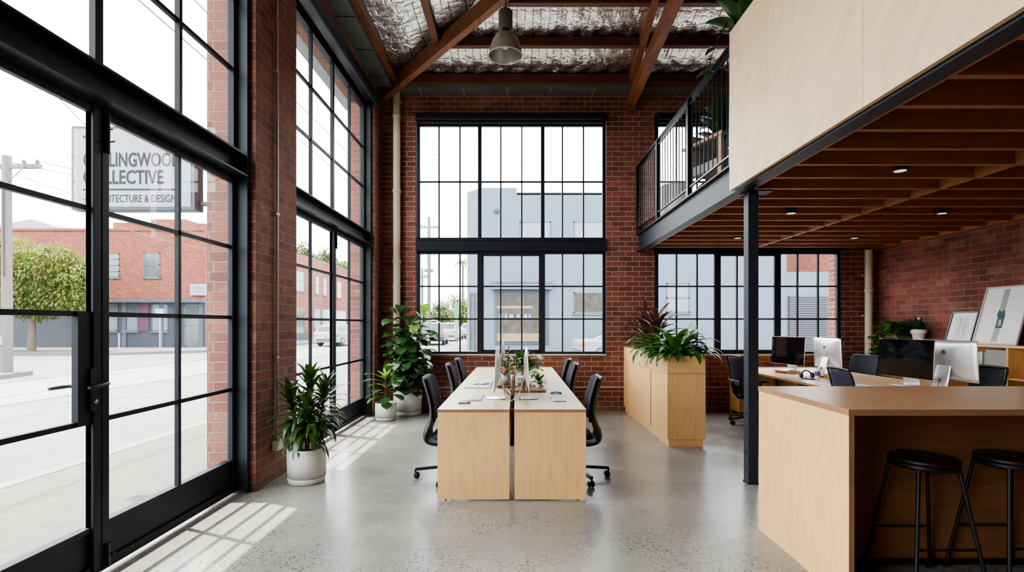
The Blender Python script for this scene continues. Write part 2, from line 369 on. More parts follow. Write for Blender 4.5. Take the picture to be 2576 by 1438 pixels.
def foil_mat():
    m,t,b,o=nt('foil_insulation');vec=pos(t);sp=t.nodes.new('ShaderNodeSeparateXYZ');t.links.new(vec,sp.inputs[0])
    def grid(ax,s,w):
        f=mth(t,'FRACT',mth(t,'DIVIDE',sp.outputs[ax],s));return mth(t,'LESS_THAN',f,w/s)
    g=N(t,'NewGeometry');sn=N(t,'SeparateXYZ');t.links.new(g.outputs['True Normal'],sn.inputs[0])
    side=mth(t,'GREATER_THAN',mth(t,'ABSOLUTE',sn.outputs[0]),mth(t,'ABSOLUTE',sn.outputs[1]))
    gx=mth(t,'ADD',mth(t,'MULTIPLY',grid(0,.22,.014),side),mth(t,'MULTIPLY',grid(0,.108,.009),mth(t,'SUBTRACT',1,side)))
    gy=mth(t,'ADD',mth(t,'MULTIPLY',grid(1,.108,.009),side),mth(t,'MULTIPLY',grid(1,.22,.012),mth(t,'SUBTRACT',1,side)))
    gr=mth(t,'MINIMUM',mth(t,'ADD',gx,gy),1)
    def pil(ax,sz): return mth(t,'ABSOLUTE',mth(t,'SINE',mth(t,'MULTIPLY',sp.outputs[ax],PI/sz)))
    px_=mth(t,'ADD',mth(t,'MULTIPLY',pil(0,.22),side),mth(t,'MULTIPLY',pil(0,.108),mth(t,'SUBTRACT',1,side)))
    py_=mth(t,'ADD',mth(t,'MULTIPLY',pil(1,.108),side),mth(t,'MULTIPLY',pil(1,.22),mth(t,'SUBTRACT',1,side)))
    pl_=mth(t,'POWER',mth(t,'MULTIPLY',px_,py_),.5)
    n1=noise(t,vec,6,3,.6,1.5);n2=noise(t,vec,22,3,.6,1.0)
    col=mixc(t,mth(t,'MULTIPLY',gr,.85),(.76,.75,.73),(.05,.045,.04))
    t.links.new(col,b.inputs['Base Color']);b.inputs['Metallic'].default_value=1;b.inputs['Roughness'].default_value=.30
    bump(t,b,mth(t,'ADD',mth(t,'ADD',mth(t,'MULTIPLY',n1,1.3),mth(t,'MULTIPLY',pl_,.35)),mth(t,'MULTIPLY',n2,.22)),1.0,.011);return m
M['foil']=foil_mat()
def lens_mat():
    m,t,b,o=nt('frosted_lens');b.inputs['Base Color'].default_value=(.8,.8,.8,1);b.inputs['Emission Color'].default_value=(1,.98,.95,1);b.inputs['Emission Strength'].default_value=.5;return m
M['lens']=lens_mat()
# ================================================================== setting: shell
XL,XR,YB,YF=-2.2,5.85,8.4,-3.0
def struct(name,mb,m,label,cat,bev=0): return mb.build(name,m,label=label,cat=cat,kind='structure',bev=bev)
struct('floor',B(-2.45,6.0,-3.2,8.6,-.12,0),M['floor'],'polished grey concrete floor with saw-cut joints and speckled aggregate','floor')
# left wall: piers between the two glazed bays and brick band above
struct('wall_left',B((-2.61,XL,-3.3,-2.0,0,5.35),(-2.61,XL,.64,1.45,0,4.86),(-2.61,XL,4.354,5.16,0,4.86),(-2.61,XL,7.98,8.75,0,5.35),(-2.61,XL,-2.0,7.98,4.86,5.35)),
  M['brick_pier'],'weathered red brick street wall with piers between the glazed doors','wall')
struct('wall_back',B((XL,-1.64,YB,8.75,0,5.35),(1.46,2.24,YB,8.75,0,5.35),(5.28,6.2,YB,8.75,0,5.35),(-1.64,1.46,YB,8.75,0,.92),(2.24,5.28,YB,8.75,0,.92),(-1.64,1.46,YB,8.75,4.81,5.35),(2.24,5.28,YB,8.75,4.81,5.35)),
  M['brick'],'red brick end wall around two tall steel windows','wall')
struct('wall_right',B(XR,6.2,-3.3,YB,0,5.35),M['brick_side'],'dark red brick side wall behind the bookcase','wall')
struct('wall_front',B(-2.2,XR,-3.3,YF,0,6.3),M['brick'],'red brick wall behind the viewer','wall')
sl=MB()
sl.box(-1.63,1.45,8.36,8.46,.905,.925);sl.box(2.25,5.27,8.36,8.46,.905,.925)
struct('trim_1',sl,flat('sill_mortar',(.62,.56,.48),.8,0,.12,12),'pale mortar sill strips under the back windows','trim')
struct('trim_2',B((-2.95,-2.61,-3.3,8.75,5.1,5.2),(-2.95,6.2,8.75,8.92,5.1,5.2)),M['galv'],'outside eave overhanging the street wall','trim')

# ------------------------------------------------------------------ roof: foil planes
def roofz(t): return 5.262+.2*t
foil=MB()
RF=random.Random(3)
def fz(t,u,e=1):
    k=((t-.3)%.77)/.77;sag=-.035*math.sin(PI*k)**2
    return roofz(t)+sag+e*(.010*math.sin(u*21+3*math.sin(t*9))+.008*math.sin(u*47+t*13)+RF.uniform(-.004,.004))
def plane(fn,nu,nv):
    vs=[fn(i/nu,j/nv) for j in range(nv+1) for i in range(nu+1)]
    fs=[(j*(nu+1)+i,j*(nu+1)+i+1,(j+1)*(nu+1)+i+1,(j+1)*(nu+1)+i) for j in range(nv) for i in range(nu)]
    foil.add(vs,fs,True)
def ed(u): return max(0,min(1,u*12))*max(0,min(1,(1-u)*12))
def lp(u,v):
    t=-.05+4.07*v;y=YF+u*(8.4-t-YF);return (-2.2+t,y,fz(t,y,ed(u)))
def rp(u,v):
    t=-.05+4.07*v;y=YF+u*(8.4-t-YF);return (5.85-t,y,fz(t,y+3,ed(u)))
def bp(u,v):
    t=-.05+4.07*v;x=-2.2+t+u*(8.05-2*t);return (x,8.4-t,fz(t,x+5,ed(u)))
plane(lp,150,70);plane(rp,90,40);plane(bp,130,90)
foil.build('ceiling',M['foil'],label='crinkled silver foil insulation lining the hipped roof',cat='ceiling',kind='structure')

# purlins and rafters
def pbeam(name,p0,p1,w,h,m,label):
    o=thing(name,label,'roof beam',p0);MB().beam((0,0,0),Vector(p1)-Vector(p0),w,h).build('beam',m,o);return o
PH=.125
for t,lab in ((.3,'lowest timber purlin of the end roof slope, just above the box gutter'),(1.07,'middle timber purlin of the end roof slope, behind the pendant lamp'),(1.80,'topmost visible timber purlin of the end roof slope')):
    z=5.185+.2*(t-.3)+PH/2
    MB().box(-2.2+t,5.85-t,8.4-t-.045,8.4-t+.045,z-PH/2,z+PH/2).build('roof_purlin',M['timber'],label=lab,cat='roof beam',group='purlins of the end roof slope')
for t,lab in ((.3,'timber purlin of the street roof slope beside the grey gutter'),(1.07,'timber purlin crossing the foil above the hip rafter'),(1.84,'uppermost timber purlin of the street roof slope')):
    z=5.185+.2*(t-.3)+PH/2
    MB().box(-2.2+t-.045,-2.2+t+.045,-2.9,8.4-t,z-PH/2,z+PH/2).build('roof_purlin',M['timber_y'],label=lab,cat='roof beam',group='purlins of the street roof slope')
for t,lab in ((.3,'lower timber purlin of the far roof slope above the mezzanine'),(1.84,'upper timber purlin of the far roof slope above the mezzanine')):
    z=5.185+.2*(t-.3)+PH/2
    MB().box(5.85-t-.045,5.85-t+.045,-2.9,8.4-t,z-PH/2,z+PH/2).build('roof_purlin',M['timber_y'],label=lab,cat='roof beam',group='purlins of the far roof slope')
mt=ply('hip_timber',(.27,.10,.044),'y',.5,.55,1.0,4)
MB().beam((-2.13,8.33,5.13),(1.7,4.5,5.83),.10,.21).build('hip_rafter',mt,label='heavy timber hip rafter rising diagonally from the back corner',cat='roof beam')
MB().beam((5.78,8.33,5.13),(1.95,4.5,5.83),.10,.21).build('hip_rafter',mt,label='heavy timber hip rafter above the far end of the mezzanine',cat='roof beam')
MB().beam((1.82,8.38,5.2),(1.70,5.2,5.83),.095,.17).build('jack_rafter',mt,label='straight timber rafter rising beside the truss tie',cat='roof beam')
MB().beam((1.85,8.40,5.0),(1.83,4.6,5.25),.12,.17).build('truss_tie',mt,label='rough timber tie beam running out from the end wall bracket',cat='roof beam')
MB().box(1.78,1.92,8.33,8.4,4.86,4.97).build('wall_bracket',M['deck'],label='dark bearing block under the timber tie on the end wall',cat='bracket')
MB().box(1.77,1.87,-2.9,4.5,5.83,5.98).build('ridge_beam',M['timber_y'],label='timber ridge beam along the top of the roof',cat='roof beam')

# gutters
def gutter(name,label,p,straps,m2):
    o=thing(name,label,'gutter');p.build('trough',M['galv'],o)
    for q in straps: MB().box(*q).build('strap',m2,o)
gutter('box_gutter','grey galvanised box gutter along the end wall',B(-1.94,5.6,8.12,8.4,5.13,5.2),[(x,x+.035,8.11,8.4,5.12,5.128) for x in (-1.55,-.86,-.17,.52,1.21,2.55,3.24,3.93)],M['galv_lt'])
gutter('box_gutter','grey galvanised box gutter above the street windows',B(-2.2,-1.95,-2.9,8.12,5.13,5.2),[(-2.2,-1.945,y,y+.02,5.12,5.128) for y in (7.75,7.0,6.25,5.5)],M['galv'])

# ------------------------------------------------------------------ left bays
def pane_bars(mb,y0,y1,zs,x0=-2.376,x1=-2.346,h=.028):
    for z in zs: mb.box(x0,x1,y0,y1,z-h/2,z+h/2)
WN=[0];DN=[0]
def left_bay(Y0,Y1,ym,lab,handles):
    S=M['steel'];YA,YZ=Y0+.05,Y1-.05
    WN[0]+=1
    w=thing('window_%d'%WN[0],'tall black steel upper window '+lab,'window',kind='structure')
    B((-2.41,-2.245,Y0,YA,0,4.86),(-2.41,-2.245,YZ,Y1,0,4.86)).build('jamb',M['steel_blue'],w)
    f=MB()
    f.box(-2.375,-2.33,YA,YA+.05,2.8,4.86);f.box(-2.375,-2.33,YZ-.05,YZ,2.8,4.86);f.box(-2.41,-2.33,YA,YZ,2.8,2.86);f.box(-2.41,-2.33,YA,YZ,4.74,4.86)
    f.build('frame',S,w)
    g=MB();mid=[(YA+ym)/2,ym,(ym+YZ)/2]
    for k,y in enumerate(mid): g.box(-2.374,-2.338,y-(.028 if k==1 else .016),y+(.028 if k==1 else .016),2.86,4.74)
    pane_bars(g,YA,YZ,(3.52,4.12));g.build('glazing_bars',S,w)
    B(-2.373,-2.369,YA,YZ,2.84,4.76).build('glass',M['glass'],w)
    tb=thing('transom_beam','black steel channel beam across the head of the doors '+lab,'beam')
    B((-2.36,-2.33,YA,YZ,2.64,2.81),(-2.42,-2.235,YA,YZ,2.80,2.815),(-2.42,-2.235,YA,YZ,2.635,2.65)).build('channel',S,tb)
    # doors
    for s in (0,1):
        DN[0]+=1
        a,b=((YA+.005,ym-.003),(ym+.003,YZ-.005))[s]
        d=thing('door_%d'%DN[0],('glazed black steel door leaf hinged %s of the bay '%('near the viewer side','far side')[s])+lab,'door',kind='structure')
        fr=MB();t=.052
        fr.box(-2.372,-2.335,a,a+t,.03,2.63);fr.box(-2.372,-2.335,b-t,b,.03,2.63);fr.box(-2.372,-2.335,a,b,2.575,2.63);fr.box(-2.372,-2.335,a,b,.02,.075)
        fr.box(-2.372,-2.325,(b-t if s==0 else a),(b-t if s==0 else a)+t,.03,2.63)
        fr.build('frame',S,d,bev=.004)
        bars=MB();m_=(a+b)/2
        bars.box(-2.374,-2.346,m_-.015,m_+.015,.29,2.58);pane_bars(bars,a+t,b-t,(.872,1.466,2.045));bars.build('glazing_bars',S,d)
        kp=MB();kp.box(-2.39,-2.355,a+t,b-t,.06,.285);kp.box(-2.40,-2.34,a+t,b-t,.262,.292);kp.build('kick_panel',S,d,bev=.003)
        B(-2.372,-2.368,a+t,b-t,.28,2.6).build('glass',M['glass'],d)
        if s==0 and handles:
            lp_=MB();lp_.box(-2.371,-2.337,b-.14,b-.04,.86,1.48);lp_.build('lock_stile',S,d)
            MB().box(-2.335,-2.322,b-.075,b-.038,.935,1.165).build('lock_plate',M['black'],d,bev=.002)
            for sx,x in ((1,-2.30),(-1,-2.455)):
                h=MB();h.tube([(-2.36,b-.055,1.07),(x+.0*sx,b-.055,1.07)],.010,8);h.tube([(x,b-.050,1.07),(x+.004,b-.11,1.072),(x,b-.18,1.07)] if sx<0 else [(x,b-.115,1.068),(x+.008,b-.06,1.07),(x,b+.02,1.075)],[.009,.011,.009],8)
                h.build('lever_handle',M['black'],d)
            MB().lathe([(.001,0),(.012,0),(.012,.012),(.001,.012)],(-2.322,b-.05,.985),12,'x').build('lock_cylinder',M['alu_dark'],d)
    # bolts on the meeting stile
    for z0,z1 in ((2.38,2.60),(.05,.17)):
        q=thing('flush_bolt','worn sliding bolt at the %s of the door stiles '%('head' if z0>1 else 'foot')+lab,'bolt',(-2.322,ym+.028,z0))
        MB().box(-.004,.012,-.014,.014,0,z1-z0).build('plate',M['black'],q)
        MB().tube([(.016,0,-.01),(.016,0,z1-z0+.01)],.006,8).tube([(.016,0,.06),(.045,.006,.065)],.005,6).tube([(.016,0,.13),(.04,-.004,.13)],.004,6).build('bolt_rod',M['brass'],q)
left_bay(-2.0,.64,-.68,'in the bay beside the viewer',False)
left_bay(1.45,4.354,2.895,'in the nearer street bay',True)
left_bay(5.16,7.98,6.60,'in the farther street bay',False)
for y0,y1,l in ((5.2,7.95,'farther'),(1.48,4.33,'nearer')):
    o=thing('roller_blind','rolled up black blind box over the %s street window'%l,'blind')
    B(-2.29,-2.12,y0,y1,4.79,4.93).build('blind_box',M['black'],o,bev=.02)
    MB().tube([(-2.15,y0+.03,4.775),(-2.15,y1-.03,4.775)],.022,10).build('hem_bar',M['steel_blue'],o)

# ------------------------------------------------------------------ back windows
def back_window(X0,X1,lab):
    S=M['steel'];WN[0]+=1;pw=(X1-X0)/3
    w=thing('window_%d'%WN[0],'tall black steel window grid '+lab,'window',kind='structure')
    f=MB();yf,yb=8.405,8.465
    f.box(X0,X0+.055,yf,yb,.92,4.81);f.box(X1-.055,X1,yf,yb,.92,4.81);f.box(X0,X1,yf,yb,.92,.965);f.box(X0,X1,yf,yb,4.63,4.81)
    f.box(X0,X1,yf,yb,2.55,2.82)
    f.build('frame',S,w,bev=.004)
    B((X0-.0,X1+.0,8.37,8.42,2.60,2.775),(X0,X1,8.355,8.42,2.765,2.785),(X0,X1,8.355,8.42,2.595,2.61)).build('transom',S,w)
    for k in (1,2):
        x=X0+pw*k;m=MB();m.box(x-.038,x+.038,8.41,8.46,.96,2.56);m.box(x-.03,x+.03,8.41,8.46,2.81,4.64);m.build('mullion',S,w,bev=.004)
    sf=MB();a,b=X0+pw+.035,X0+2*pw-.035
    sf.box(a,b,8.412,8.45,2.52,2.56);sf.box(a,b,8.412,8.45,.96,.995);sf.box(a,a+.03,8.412,8.45,.96,2.56);sf.box(b-.03,b,8.412,8.45,.96,2.56);sf.build('sash',S,w)
    g=MB()
    for k in range(3):
        for j in (1,2):
            x=X0+pw*k+.02*(k==0)+(pw-.0)*j/3-(.02*(k==2));g.box(x-.011,x+.011,8.42,8.455,.96,4.64)
    for z in (1.494,2.026,3.73): g.box(X0+.05,X1-.05,8.42,8.455,z-.012,z+.012)
    g.build('glazing_bars',S,w)
    B(X0+.04,X1-.04,8.437,8.441,.95,4.66).build('glass',M['glass'],w)
    o=thing('roller_blind','black blind box over the window '+lab,'blind')
    B(X0+.01,X1-.01,8.28,8.40,4.69,4.80).build('blind_box',M['black'],o,bev=.02)
    MB().tube([(X0+.04,8.34,4.665),(X1-.04,8.34,4.665)],.02,10).build('hem_bar',M['steel_blue'],o)
back_window(-1.63,1.45,'in the middle of the end wall')
back_window(2.25,5.27,'of the end wall crossing behind the mezzanine')

# ------------------------------------------------------------------ pipes, conduit
def pipe(x,y,r,z0,z1,lab,col):
    o=thing('downpipe',lab,'pipe',(x,y,0))
    MB().tube([(0,0,z0),(0,0,z1)],r,20).build('pipe',M['cream'],o)
    for z in col:MB().lathe([(r+.001,-.03),(r+.009,-.028),(r+.009,.02),(r+.003,.03),(r+.001,.03)],(0,0,z),20).build('collar',M['cream'],o)
    for z in (col[0]+.25,col[-1]-.4):B(-r*1.25,r*1.25,r*.2,.085,z-.012,z+.012).build('bracket',M['conduit'],o)
pipe(-1.93,8.31,.058,.0,5.13,'cream painted downpipe in the back corner behind the fig plant',[4.75,3.55,2.42])
pipe(5.66,8.31,.056,.0,2.6,'cream painted downpipe in the corner behind the bookcase',[1.95])
o=thing('wall_conduit','thin grey conduit running down the brick pier to a small box','conduit',(-2.2,4.70,0))
MB().tube([(.022,0,.36),(.022,0,5.12)],.012,10).build('conduit_pipe',M['conduit'],o)
for z in (1.1,2.4,3.7):B(.0,.03,-.03,.03,z,z+.02).build('saddle',M['conduit'],o)
B(0,.05,-.055,.06,.27,.36).build('junction_box',M['plate'],o,bev=.004)
MB().tube([(-1.4,8.385,.385),(1.735,8.385,.385)],.011,8).build('wall_conduit',M['conduit'],label='thin grey conduit along the end wall behind the long desks',cat='conduit')
MB().tube([(2.18,8.385,.385),(3.4,8.385,.385)],.011,8).build('wall_conduit',M['conduit'],label='thin grey conduit on the end wall between planter and pedestal',cat='conduit')

# ------------------------------------------------------------------ mezzanine
mz=thing('mezzanine','timber and black steel mezzanine with a pale plywood front','mezzanine')
B((1.985,2.0,-.6,8.4,2.6,2.86),(1.94,2.05,-.6,8.4,2.585,2.602),(1.94,2.05,-.6,8.4,2.85,2.866)).build('steel_beam',M['steel_blue'],mz)
B(2.05,2.095,-.6,8.4,2.60,2.80).build('edge_bearer',M['joist_y'],mz)
for k in range(23):
    y=8.13-.35*k
    B(2.095,5.76,y-.0225,y+.0225,2.62,2.83).build('joist',M['joist'],mz)
nb=MB()
for k in range(22):
    y=8.13-.35*k;nb.box(3.77,3.815,y-.327,y-.023,2.617,2.80)
nb.build('noggin_row',M['joist_y'],mz)
B(5.76,5.85,-.6,8.4,2.62,2.83).build('ledger',M['joist_y'],mz)
B(2.0,5.85,-.6,8.4,2.83,2.862).build('floor_deck',M['deck'],mz)
for a,b in ((2.846,4.63),(1.06,2.843),(-.6,1.057)):
    B(1.905,1.935,a,b,2.603,4.017).build('parapet_panel',M['ply_pale'],mz)
B(1.937,1.985,-.6,4.60,2.87,3.98).build('parapet_stud_wall',M['ply_edge'],mz)
co=thing('steel_column','black square steel column under the mezzanine edge','column',(2.085,4.6,0))
B(-.045,.045,-.048,.048,0,2.575).build('post',M['steel_blue'],co,bev=.004)
B(-.07,.16,-.09,.06,2.573,2.585).build('cap_plate',M['steel'],co)
B(-.05,.05,-.055,.055,0,.012).build('base_plate',M['steel'],co)
for z in (.28,.62):MB().lathe([(.001,0),(.007,0),(.007,.006),(.001,.006)],(-.052,.0,z),10,'x').build('bolt',M['steel'],co)

bl=thing('balustrade','black steel balustrade with thin upright bars on the mezzanine edge','balustrade',(1.96,0,2.866))
B(-.03,.03,4.66,8.39,1.075,1.09).build('handrail',M['rail'],bl)
B(-.012,.012,4.66,8.39,.085,.10).build('bottom_rail',M['rail'],bl)
B(-.010,.010,4.66,8.39,1.02,1.035).build('top_rail',M['rail'],bl)
for y in (8.36,7.18,5.88,4.69):B(-.025,.025,y-.028,y+.028,0,1.08).build('post',M['rail'],bl)
for a,b,n in ((4.69,5.88,9),(5.88,7.18,10),(7.18,8.36,9)):
    for k in range(1,n+1):
        y=a+(b-a)*k/(n+1);MB().tube([(0,y,.09),(0,y,1.03)],.0065,6).build('baluster',M['rail'],bl)
# downlights
proto=None
for x,y,l in ((2.99,4.03,'nearest the viewer, largest of those in view'),(2.96,5.58,'just past the steel column, midway to the end window'),(4.59,5.58,'midway back, nearer the bookcase wall'),(3.07,7.18,'near the end window, partly hidden by the steel column'),(4.69,7.18,'near the end window by the corner downpipe')):
    lab='small black cylinder downlight '+l
    if not proto:
        proto=thing('downlight',lab,'downlight',(x,y,2.605),group='downlights between the joists')
        MB().lathe([(.056,0),(.056,.22)],(0,0,0),24).build('housing',M['black'],proto)
        MB().lathe([(.001,-.002),(.042,-.002)],(0,0,0),24).build('lens',M['lens'],proto)
    else: dup(proto,loc=(x,y,2.605),label=lab)

# pendant lamp
pl=thing('pendant_lamp','industrial spun metal pendant lamp with grey cylinder top','lamp',(-.13,6.0,4.525))
r=.198
MB().tube([(0,0,.535),(0,0,1.10)],.006,8).build('cord',M['black'],pl)
MB().lathe([(.001,.537),(.05,.535),(.078,.515),(.082,.49),(.082,.30),(.08,.295),(.05,.29)],(0,0,0),32).build('housing',M['lamp_grey'],pl)
MB().lathe([(.05,.30),(.05,.25),(.062,.245),(.062,.27)],(0,0,0),24).build('lamp_holder',M['black'],pl)
prof=[(.060,.266),(.088,.252),(.122,.220),(.150,.172),(.171,.118),(.186,.060),(.193,.020),(r,0)]
MB().lathe(prof,(0,0,0),48,caps=False).build('lamp_shade',M['lamp_out'],pl)
MB().lathe([(.055,.25)]+[(a-.004,b-.003) for a,b in prof[1:]],(0,0,0),48,caps=False).build('reflector',M['lamp_in'],pl)
MB().lathe([(r-.004,.004),(r+.004,.002),(r+.003,-.005),(r-.005,-.004),(r-.004,.004)],(0,0,0),48,caps=False).build('rim',M['matte_white'],pl)
MB().lathe([(.001,.07),(.03,.085),(.042,.12),(.035,.165),(.02,.2),(.02,.25)],(0,0,0),20).build('bulb',M['paper'],pl)
for a in (0,2.09,4.18):
    c,s=math.cos(a),math.sin(a);MB().tube([(.075*c,.075*s,.30),(.083*c,.083*s,.28),(.08*c,.08*s,.25)],.006,6).build('bracket',M['galv_lt'],pl)
# ================================================================== furniture
# ---- long double desk
def half_desk(x0,x1,lab):
    d=thing('long_desk',lab,'desk',((x0+x1)/2,4.12,0),group='long birch desks in the middle of the room');w=(x1-x0)/2;L=4.08
    B(-w,w,0,L,.709,.731).build('desktop',M['ply_y'],d)
    B(-w+.001,w-.001,-.001,.004,.7092,.7305).build('front_edging',M['ply_edge'],d)
    for y in (0.004,L/2-.015,L-.034): B(-w+.002,w-.002,y,y+.03,.012,.709).build('end_panel',M['ply_z'],d)
    inner=w-.02 if x0<-.3 else -w
    B(inner,inner+.018,.05,L-.05,.45,.709).build('modesty_panel',M['ply_y'],d)
    for x in (-w+.06,w-.06):
        for y in (.05,L-.05): MB().lathe([(.012,0),(.012,.012)],(x,y,0),10).build('glide',M['black'],d)
half_desk(-.634,-.057,'long birch plywood desk on the street side of the cable gap')
half_desk(-.020,.5545,'long birch plywood desk on the planter side of the cable gap')
ld=[o for o in bpy.data.objects if o.name=='long_desk'][0]
tr=B((-.016,.016,0,3.9,0,.004),(-.016,-.013,0,3.9,0,.07),(.013,.016,0,3.9,0,.07)).build('cable_tray',M['dkwood'],ld,loc=(-.0385-ld.location.x,.08,.42))
for k in range(4):
    MB().tube([(-.006+.004*k,.02,.30),(.004*math.sin(k),.03+.01*k,.12),(-.005+.004*k,.25,.02),(0,.6+.3*k,.03),(.004,1+.4*k,.05)],.004,6).build('cable',M['twig'] if k%2 else M['black'],tr)

# ---- task chairs of the long desk (facing +x)
def caster_base(o,rad=.31,a0=.2,mat='black'):
    MB().tube([(0,0,.10),(0,0,.36)],[.028,.020],14).tube([(0,0,.20),(0,0,.37)],.016,12).build('gas_column',M['black'],o)
    MB().lathe([(.02,.075),(.045,.08),(.045,.125),(.03,.135)],(0,0,0),18).build('hub',M[mat],o)
    for k in range(5):
        a=a0+k*2*PI/5;c,s=math.cos(a),math.sin(a)
        g=MB();g.beam((.03*c,.03*s,.105),(rad*c,rad*s,.083),.034,.026);
        lg=g.build('leg',M[mat],o,bev=.006)
        w=MB();w.tube([(rad*c,rad*s,.085),(rad*c,rad*s,.05)],.009,8)
        px,py=-s,c
        for q in (-1,1): w.lathe([(.006,-.009),(.025,-.008),(.027,0),(.025,.008),(.006,.009)],(0,0,0),16,'x')
        # place the twin wheels
        n=5*16
        base=len(w.v)-2*n
        # lathe caps add extra verts; transform everything after the stem
        st=len(MB().tube([(0,0,0),(0,0,1)],.009,8).v)
        for i in range(st,len(w.v)):
            x,y,z=w.v[i];half=(len(w.v)-st)//2;q=-.016 if (i-st)<half else .016
            # wheel axis x -> tangential direction
            ax=x+q;w.v[i]=(rad*c+px*ax-c*.012 + c*y, rad*s+py*ax-s*.012+ s*y, .0275+z)
        w.build('caster',M['rubber'],lg)
def make_chair(lab,group):
    o=thing('task_chair',lab,'chair',group=group)
    prof=[(.06,.318),(-.03,.306),(-.12,.303),(-.19,.318),(-.235,.35),(-.248,.40),(-.235,.455),(-.208,.51),(-.188,.57),(-.184,.63),(-.192,.70),(-.212,.78),(-.236,.86),(-.262,.935)]
    wid=[.10,.13,.16,.185,.20,.205,.205,.20,.20,.205,.212,.215,.212,.195]
    MB().ribbon(prof,wid,[.03,.03,.03,.032,.034,.034,.03,.026,.024,.024,.024,.024,.024,.02],-.035,12).build('back_shell',M['shell'],o,sub=1)
    pr2=[(-.163,.53),(-.155,.60),(-.160,.70),(-.182,.79),(-.206,.87),(-.230,.925)]
    MB().ribbon(pr2,[.17,.185,.195,.197,.194,.17],.03,-.035,12).build('backrest',M['fabric'],o,sub=1)
    pad=[(-.17,.40),(-.10,.405),(.02,.41),(.14,.41),(.22,.395),(.25,.37)]
    MB().ribbon(pad,[.18,.215,.23,.23,.215,.18],[.05,.07,.075,.075,.07,.05],0,12).build('seat',M['fabric'],o,sub=1)
    B(-.08,.10,-.07,.07,.325,.372).build('mechanism',M['black'],o,bev=.01)
    caster_base(o,.33,3.24)
    return o
def chair_b(lab,group):
    o=thing('office_chair',lab,'chair',group=group)
    prof=[(-.185,.43),(-.215,.50),(-.225,.57),(-.215,.64),(-.215,.72),(-.235,.82),(-.27,.95)]
    wid=[.14,.17,.19,.205,.22,.23,.215]
    MB().ribbon(prof,wid,.022,-.05,12).build('backrest',M['fabric'],o,sub=1)
    fr=MB()
    for s in (-1,1): fr.tube([(p[0]+.035-.004,s*(w),p[1]) for p,w in zip(prof,wid)],.011,8)
    fr.tube([(-.235,y,.957+.004*(1-(y/.21)**2)) for y in (-.21,-.1,0,.1,.21)],.012,8)
    fr.tube([(-.05,0,.36),(-.17,0,.37),(-.235,0,.45),(-.25,0,.60)],.022,10)
    fr.build('back_frame',M['shell'],o)
    B(-.245,-.23,-.15,.15,.56,.62).build('lumbar_bar',M['alu_dark'],o,bev=.005)
    pad=[(-.19,.44),(-.10,.435),(.02,.435),(.14,.435),(.22,.415),(.25,.38)]
    MB().ribbon(pad,[.19,.225,.24,.24,.225,.19],[.05,.08,.085,.085,.08,.05],0,12).build('seat',M['fabric'],o,sub=1)
    for s in (-1,1):
        a=MB().tube([(-.02,s*.20,.385),(0,s*.27,.40),(.0,s*.275,.60)],.014,8).build('armrest',M['shell'],o)
        MB().ribbon([(-.11,.615),(0,.62),(.12,.615)],[.035,.042,.035],.028,0,8).build('arm_pad',M['black'],a,loc=(0,s*.27,0),sub=1)
    B(-.10,.10,-.08,.08,.34,.40).build('mechanism',M['black'],o,bev=.01)
    caster_base(o,.31,-2.9)
    return o
g='task chairs along the long desks'
ch=make_chair('black task chair on the street side, closest to the desk end panel',g);ch.location=(-.60,4.77,0);ch.rotation_euler=(0,0,0)
for x,y,rz,l in ((-.60,6.25,.05,'black task chair on the street side, second along the long desk'),(-.60,7.20,-.03,'black task chair on the street side, by the end wall'),
                 (.52,4.76,PI-.02,'black task chair on the planter side, closest to the desk end panel'),(.50,6.33,PI+.04,'black task chair on the planter side, second along the long desk'),(.50,7.12,PI-.04,'black task chair on the planter side, by the end wall')):
    dup(ch,loc=(x,y,0),rz=rz,label=l)
g='mesh back office chairs around the second desk'
cb=chair_b('mesh back office chair with armrests beside the drawer pedestal and steel column',g);cb.location=(3.32,7.35,0);cb.rotation_euler=(0,0,.06)
for x,y,rz,l in ((3.50,5.22,-.12,'mesh back office chair seen from behind above the benchtop'),(4.80,7.38,PI+.25,'mesh back office chair on the bookcase side by the corner downpipe'),(4.84,5.56,PI-.1,'mesh back office chair between the silver computer and the bookcase')):
    dup(cb,loc=(x,y,0),rz=rz,label=l)

# ---- second desk
d2=thing('work_desk','wide birch plywood desk under the mezzanine with two computers each side','desk',(4.05,4.3,0))
B((-.70,-.006,0,3.88,.704,.73),(.006,.70,0,3.88,.704,.73)).build('desktop',M['ply_y'],d2)
B(-.7005,-.697,.0,3.88,.7042,.7298).build('front_edging',M['ply_edge'],d2)
for y in (0,1.9,3.84):B(-.68,.68,y,y+.03,0,.704).build('leg_panel',M['dkwood'] if y==1.9 else M['ply_z'],d2)
B(-.009,.009,.03,3.84,.35,.704).build('modesty_panel',M['ply_y'],d2)
pd=thing('drawer_pedestal','birch plywood drawer pedestal on castors under the far desk end','drawer unit',(3.36,7.80,0))
B(.02,.54,0,.36,.075,.68).build('carcass',M['ply_z'],pd)
for z0,z1 in ((.535,.675),(.395,.53),(.08,.39)):
    dr=B(0,.02,.004,.356,z0,z1).build('drawer',M['ply_z'],pd)
    zc=z1-.045;MB().box(-.006,.0,.15,.21,zc-.012,zc+.012).build('pull',M['alu_dark'],dr)
for x in (.06,.5):
    for y in (.05,.31):MB().lathe([(.006,-.01),(.032,-.01),(.032,.01),(.006,.01)],(x,y,.033),14,'y').tube([(x,y,.04),(x,y,.078)],.01,8).build('caster',M['rubber'],pd)

